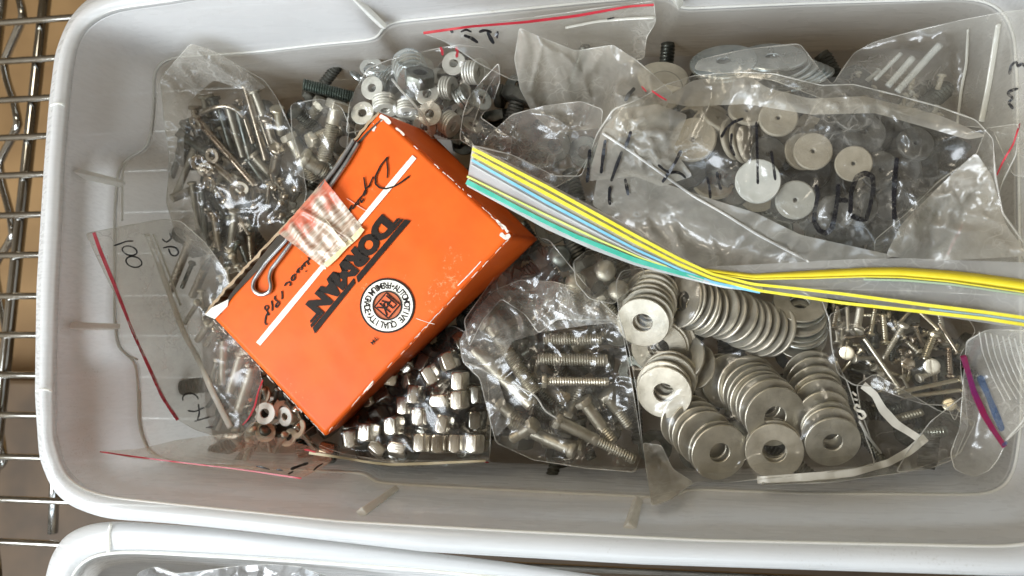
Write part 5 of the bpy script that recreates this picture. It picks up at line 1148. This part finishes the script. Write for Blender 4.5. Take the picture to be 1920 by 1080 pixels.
# ---- the big zip bag with coloured strip
zb = film('freezer_bag', 'big freezer zip bag of beige and dark discs with yellow, blue and green seal lines', 'zip bag',
     [(884, 272), (960, 290), (1040, 330), (1090, 330), (1120, 250), (1150, 205), (1200, 185), (1245, 160), (1300, 142), (1380, 135), (1450, 138), (1540, 160), (1600, 158), (1680, 178), (1760, 200), (1830, 225), (1862, 260), (1866, 330), (1880, 400), (1930, 470), (1990, 500), (1990, 560), (1700, 545), (1500, 540), (1400, 530), (1330, 518), (1250, 478), (1150, 418), (1026, 352), (940, 305)],
     FILMZ, 8, .003, 5, .0028, .030, 22, .024, z0=-.03, lift=.003, seam_r=.0003)
film('inner_fold', '', '', [(1120, 330), (1190, 318), (1250, 345), (1330, 372), (1420, 400), (1500, 440), (1600, 462), (1680, 480), (1600, 500), (1450, 505), (1340, 508), (1260, 478), (1180, 425), (1110, 385)], MILKY, 6, .0006, 6, .0022, .02, 32, bottom=False, parent=zb, seam=False, lift=-.004)
film('inner_fold', '', '', [(1100, 340), (1130, 240), (1165, 205), (1230, 195), (1290, 215), (1262, 280), (1300, 330), (1240, 350), (1190, 330)], MILKY, 6, .0006, 6, .0026, .016, 33, bottom=False, parent=zb, seam=False, lift=-.004)
film('inner_fold', '', '', [(1690, 420), (1760, 350), (1830, 285), (1860, 330), (1885, 420), (1930, 480), (1750, 490), (1660, 480)], MILKY, 6, .0006, 6, .0032, .014, 34, bottom=False, parent=zb, seam=False, lift=-.004)
film('inner_fold', '', '', [(1300, 150), (1400, 140), (1440, 165), (1520, 185), (1620, 180), (1760, 215), (1850, 255), (1815, 262), (1740, 240), (1640, 212), (1520, 215), (1400, 195), (1290, 200), (1240, 190)], MILKY, 6, .0006, 6, .0026, .016, 35, bottom=False, parent=zb, seam=False, lift=-.003)
def zstrip(P):      # the stiff strip bows gently over the contents
    return np.interp(P[:, 0], [860, 960, 1100, 1250, 1380, 1500, 1650, 1800, 1990], [-.0185, -.0165, -.016, -.018, -.020, -.017, -.013, -.010, -.008])
def band(name, up, lo, mat, dz=0., n=160, rows=10, curl=.0009):
    U = resample(up, 4, False, 3); D_ = resample(lo, 4, False, 3); t = np.linspace(0, 1, n)
    def at_t(Q, t):
        s_ = np.concatenate([[0], np.cumsum(np.hypot(*np.diff(Q, axis=0).T))]); s_ /= s_[-1]; return np.stack([np.interp(t, s_, Q[:, 0]), np.interp(t, s_, Q[:, 1])], 1)
    U = at_t(U, t); D_ = at_t(D_, t); V = []
    for j in range(rows+1):
        v = j/rows; Q = U*(1-v)+D_*v; z = zstrip(Q)+dz+curl*math.sin(math.pi*v); V.append(at(Q[:, 0], Q[:, 1], z))
    V = np.concatenate(V); Fc = [(j*n+i, j*n+i+1, (j+1)*n+i+1, (j+1)*n+i)[::-1] for j in range(rows) for i in range(n-1)]
    o = mesh_obj(name, V, Fc, mat); splat(o); child_world(o, zb); return o
STR = film_mat('strip_film', .62, (.95, .95, .95), .16, 1.45, (.82, .82, .82), .12, .3, 500, diff=.7)
GRYS = film_mat('grey_strip_film', .40, (.93, .93, .92), .2, 1.45, (.62, .62, .60), .1, .4, 500, diff=.7)
up1 = [(886, 272), (940, 298), (1026, 343), (1100, 382), (1169, 417), (1250, 465), (1329, 509), (1380, 528), (1430, 538)]
lo1 = [(875, 349), (940, 384), (1026, 431), (1110, 468), (1191, 498), (1274, 520), (1357, 540), (1400, 545), (1430, 549)]
band('seal_strip', up1, lo1, STR)
up2 = [(1300, 500), (1370, 498), (1450, 494), (1600, 486), (1700, 484), (1800, 488), (1920, 492), (1990, 496)]
lo2 = [(1330, 512), (1400, 540), (1500, 552), (1620, 568), (1743, 590), (1850, 606), (1920, 617), (1990, 626)]
band('back_seal_strip', up2, lo2, GRYS, -.0012)
YEL = solid('yellow_line', (.80, .70, .045), (.84, .76, .09), 300, .3); YELD = solid('dark_yellow_line', (.66, .53, .025), (.72, .60, .035), 120, .3)
BLU = solid('blue_line', (.20, .52, .72), (.26, .60, .78), 300, .3); GRN = solid('green_line', (.05, .42, .30), (.10, .50, .38), 200, .3); YG = solid('yellow_green_line', (.62, .72, .18), (.70, .78, .25), 300, .3)
def zl(name, pts, w, mat, dz=.0011, th=.0007): return ribbon(name, [pts], w, mat, zb, None, 0, 3, 5, th, taper=False, zf=lambda P: zstrip(P)+dz)
zl('yellow_line', [(886, 279), (1026, 351), (1191, 442), (1270, 484), (1335, 514), (1412, 533), (1500, 542), (1578, 551), (1743, 573), (1850, 586), (1990, 606)], 5.5, YEL)
zl('yellow_line', [(886, 290), (1026, 364), (1191, 454), (1270, 494), (1335, 522), (1423, 545), (1500, 556), (1578, 568), (1743, 586), (1850, 598), (1990, 620)], 5.5, YEL)
zl('blue_line', [(885, 300), (1026, 380), (1191, 467), (1280, 508), (1335, 529), (1390, 541), (1425, 548)], 4.5, BLU)
zl('white_line', [(884, 309), (1026, 389), (1191, 475), (1280, 513), (1330, 529)], 2.2, NYLON)
zl('yellow_green_line', [(876, 331), (950, 367), (1026, 404), (1125, 451), (1202, 484), (1250, 500)], 3.2, YG)
zl('green_line', [(875, 341), (970, 390), (1026, 418), (1081, 444), (1191, 488), (1274, 512), (1320, 524)], 8, GRN)
def wline(name, pts, mat, dz):   # widening line: built from overlapping strokes of growing width
    P = resample(pts, 6, False, 3); n = len(P); T = np.gradient(P, axis=0); T /= np.linalg.norm(T, axis=1)[:, None]; Nn = np.stack([-T[:, 1], T[:, 0]], 1)
    w = np.interp(P[:, 0], [1310, 1420, 1560, 1750, 1990], [1.5, 4, 7, 9, 11])[:, None]
    z = zstrip(P)+dz; A = at(*(P+Nn*w).T, z); B = at(*(P-Nn*w).T, z); Mi = at(*P.T, z+.0012); V = np.concatenate([A, Mi, B]); Fc = []
    for i in range(n-1): Fc += [(i, n+i, n+i+1, i+1), (n+i, 2*n+i, 2*n+i+1, n+i+1)]
    o = mesh_obj(name, V, Fc, mat); s_ = o.modifiers.new('s', 'SOLIDIFY'); s_.thickness = .0004; child_world(o, zb)
wline('dark_yellow_line', [(1310, 505), (1412, 519), (1522, 515), (1620, 511), (1688, 511), (1780, 518), (1850, 526), (1920, 536), (1990, 548)], YELD, -.0002)
zl('yellow_line', [(1340, 514), (1412, 524), (1522, 522), (1620, 519), (1688, 520), (1780, 528), (1850, 538), (1920, 548), (1990, 560)], 2.2, YEL, .0008)
zl('green_edge', [(1620, 524), (1700, 526), (1780, 533), (1850, 543), (1920, 553), (1990, 565)], 3, solid('pale_green', (.34, .44, .30)), .0004)
zl('blue_edge', [(1743, 580), (1850, 592), (1990, 613)], 3, solid('pale_blue', (.30, .46, .52)), .0009)
tube_px('white_fold', [(1130, 250), (1180, 282), (1240, 325), (1300, 368), (1360, 402), (1420, 440), (1515, 490)], 2.4, film_mat('white_fold_film', .85, hcol=(.92, .92, .90), crease=0), zb, .0006, 3, flat=.7)
DOT = [[(1242, 196), (1245, 202)]]
MK = lambda w, *s: [(w, list(q)) for q in s]
wr(zb, MK(6, [(1183, 246), (1178, 262), (1172, 278)], [(1166, 284), (1158, 305), (1151, 325), (1146, 340)], [(1144, 350), (1142, 368), (1144, 384)], [(1135, 262), (1131, 290), (1127, 325)], [(1106, 280), (1104, 310), (1101, 342)], [(1172, 335), (1175, 350), (1178, 366)]), 6)
wr(zb, MK(6, [(1277, 282), (1266, 305), (1253, 325), (1242, 342)]), 6); wr(zb, MK(5, [(1234, 309), (1244, 318), (1256, 324), (1268, 322), (1278, 326), (1286, 334)]), 5)
wr(zb, MK(5, [(1344, 322), (1347, 340), (1352, 356)], [(1326, 332), (1330, 350), (1332, 372)], [(1418, 228), (1420, 290), (1421, 345)], [(1446, 283), (1450, 310), (1454, 338)], [(1352, 258), (1362, 240), (1376, 228), (1394, 222)], [(1372, 250), (1370, 275), (1378, 292)]), 5)
wr(zb, MK(9, [(1530, 346), (1534, 365), (1528, 395), (1526, 415), (1536, 432), (1548, 438), (1560, 428), (1566, 400), (1570, 375), (1572, 345)], [(1594, 400), (1596, 360), (1606, 332), (1622, 324), (1636, 330), (1638, 352), (1632, 385), (1624, 412), (1610, 411), (1596, 404)], [(1682, 295), (1678, 330), (1676, 370), (1677, 412)], [(1572, 376), (1590, 375)]), 9)
wr(zb, [(7, [(1190, 165), (1178, 178), (1172, 190)])], 7, 'dark_smudge', GREYD)
ribbon('red_line', [[(1203, 162), (1212, 172)]], 3, RED, zb, None, .001, 1, 3, .0003); ribbon('red_line', [[(1222, 170), (1236, 180), (1250, 188)]], 3, RED, zb, None, .001, 1, 3, .0003)

# ---- pink zip bag at the right edge
pk_ = film('zip_bag', 'clear zip bag with a magenta and blue seal standing at the right wall', 'zip bag',
     [(1812, 640), (1850, 618), (1960, 620), (2000, 700), (1960, 760), (1888, 826), (1872, 860), (1855, 882), (1825, 895), (1790, 880), (1782, 850), (1800, 800), (1806, 720)], FILMH, 7, .003, 5, .0012, .022, 23, .008, 'small zip bags', z0=-.04, lift=.004)
ribbon('magenta_line', [(10, [(1806, 668), (1816, 700), (1826, 735), (1846, 780), (1866, 812), (1884, 838)])], 10, PINK, pk_, None, .0012, 3, 4, .0009, taper=False)
ribbon('blue_line', [(12, [(1836, 705), (1850, 735), (1864, 770), (1880, 808)])], 7, BLUEZ, pk_, None, .0008, 3, 4, .0003)
ribbon('blue_line', [(6, [(1880, 834), (1888, 830)])], 8, BLUEZ, pk_, None, .0020, 0, 2, .0009)
for k in range(8):
    tube_px('ridge', [(1836+k*11, 622+k*2), (1842+k*12, 660+k*3), (1862+k*12, 710+k*2), (1884+k*11, 752-k*2)], 1.2, SEAM, pk_, .0006, 3)
tube_px('seam', [(1886, 826), (1905, 805), (1925, 780), (1950, 752)], 2.6, SEAM, pk_, .001, 2)

# ---- crumpled bag inside the second tote
Hs = H; H = np.full((NY, NX), -.055)
film('plastic_bag', 'grey crumpled plastic bag inside the second tote at the bottom edge', 'plastic bag',
     [(240, 1100), (262, 1072), (290, 1062), (330, 1076), (400, 1068), (440, 1062), (500, 1058), (560, 1062), (610, 1080), (680, 1110), (650, 1200), (300, 1200)], film_mat('silver_film', .35, (.8, .8, .8), .12, 1.6, (.6, .6, .6), .2), 5, .0, 4, .004, .016, 24, .004, z0=-.04, lift=.02)
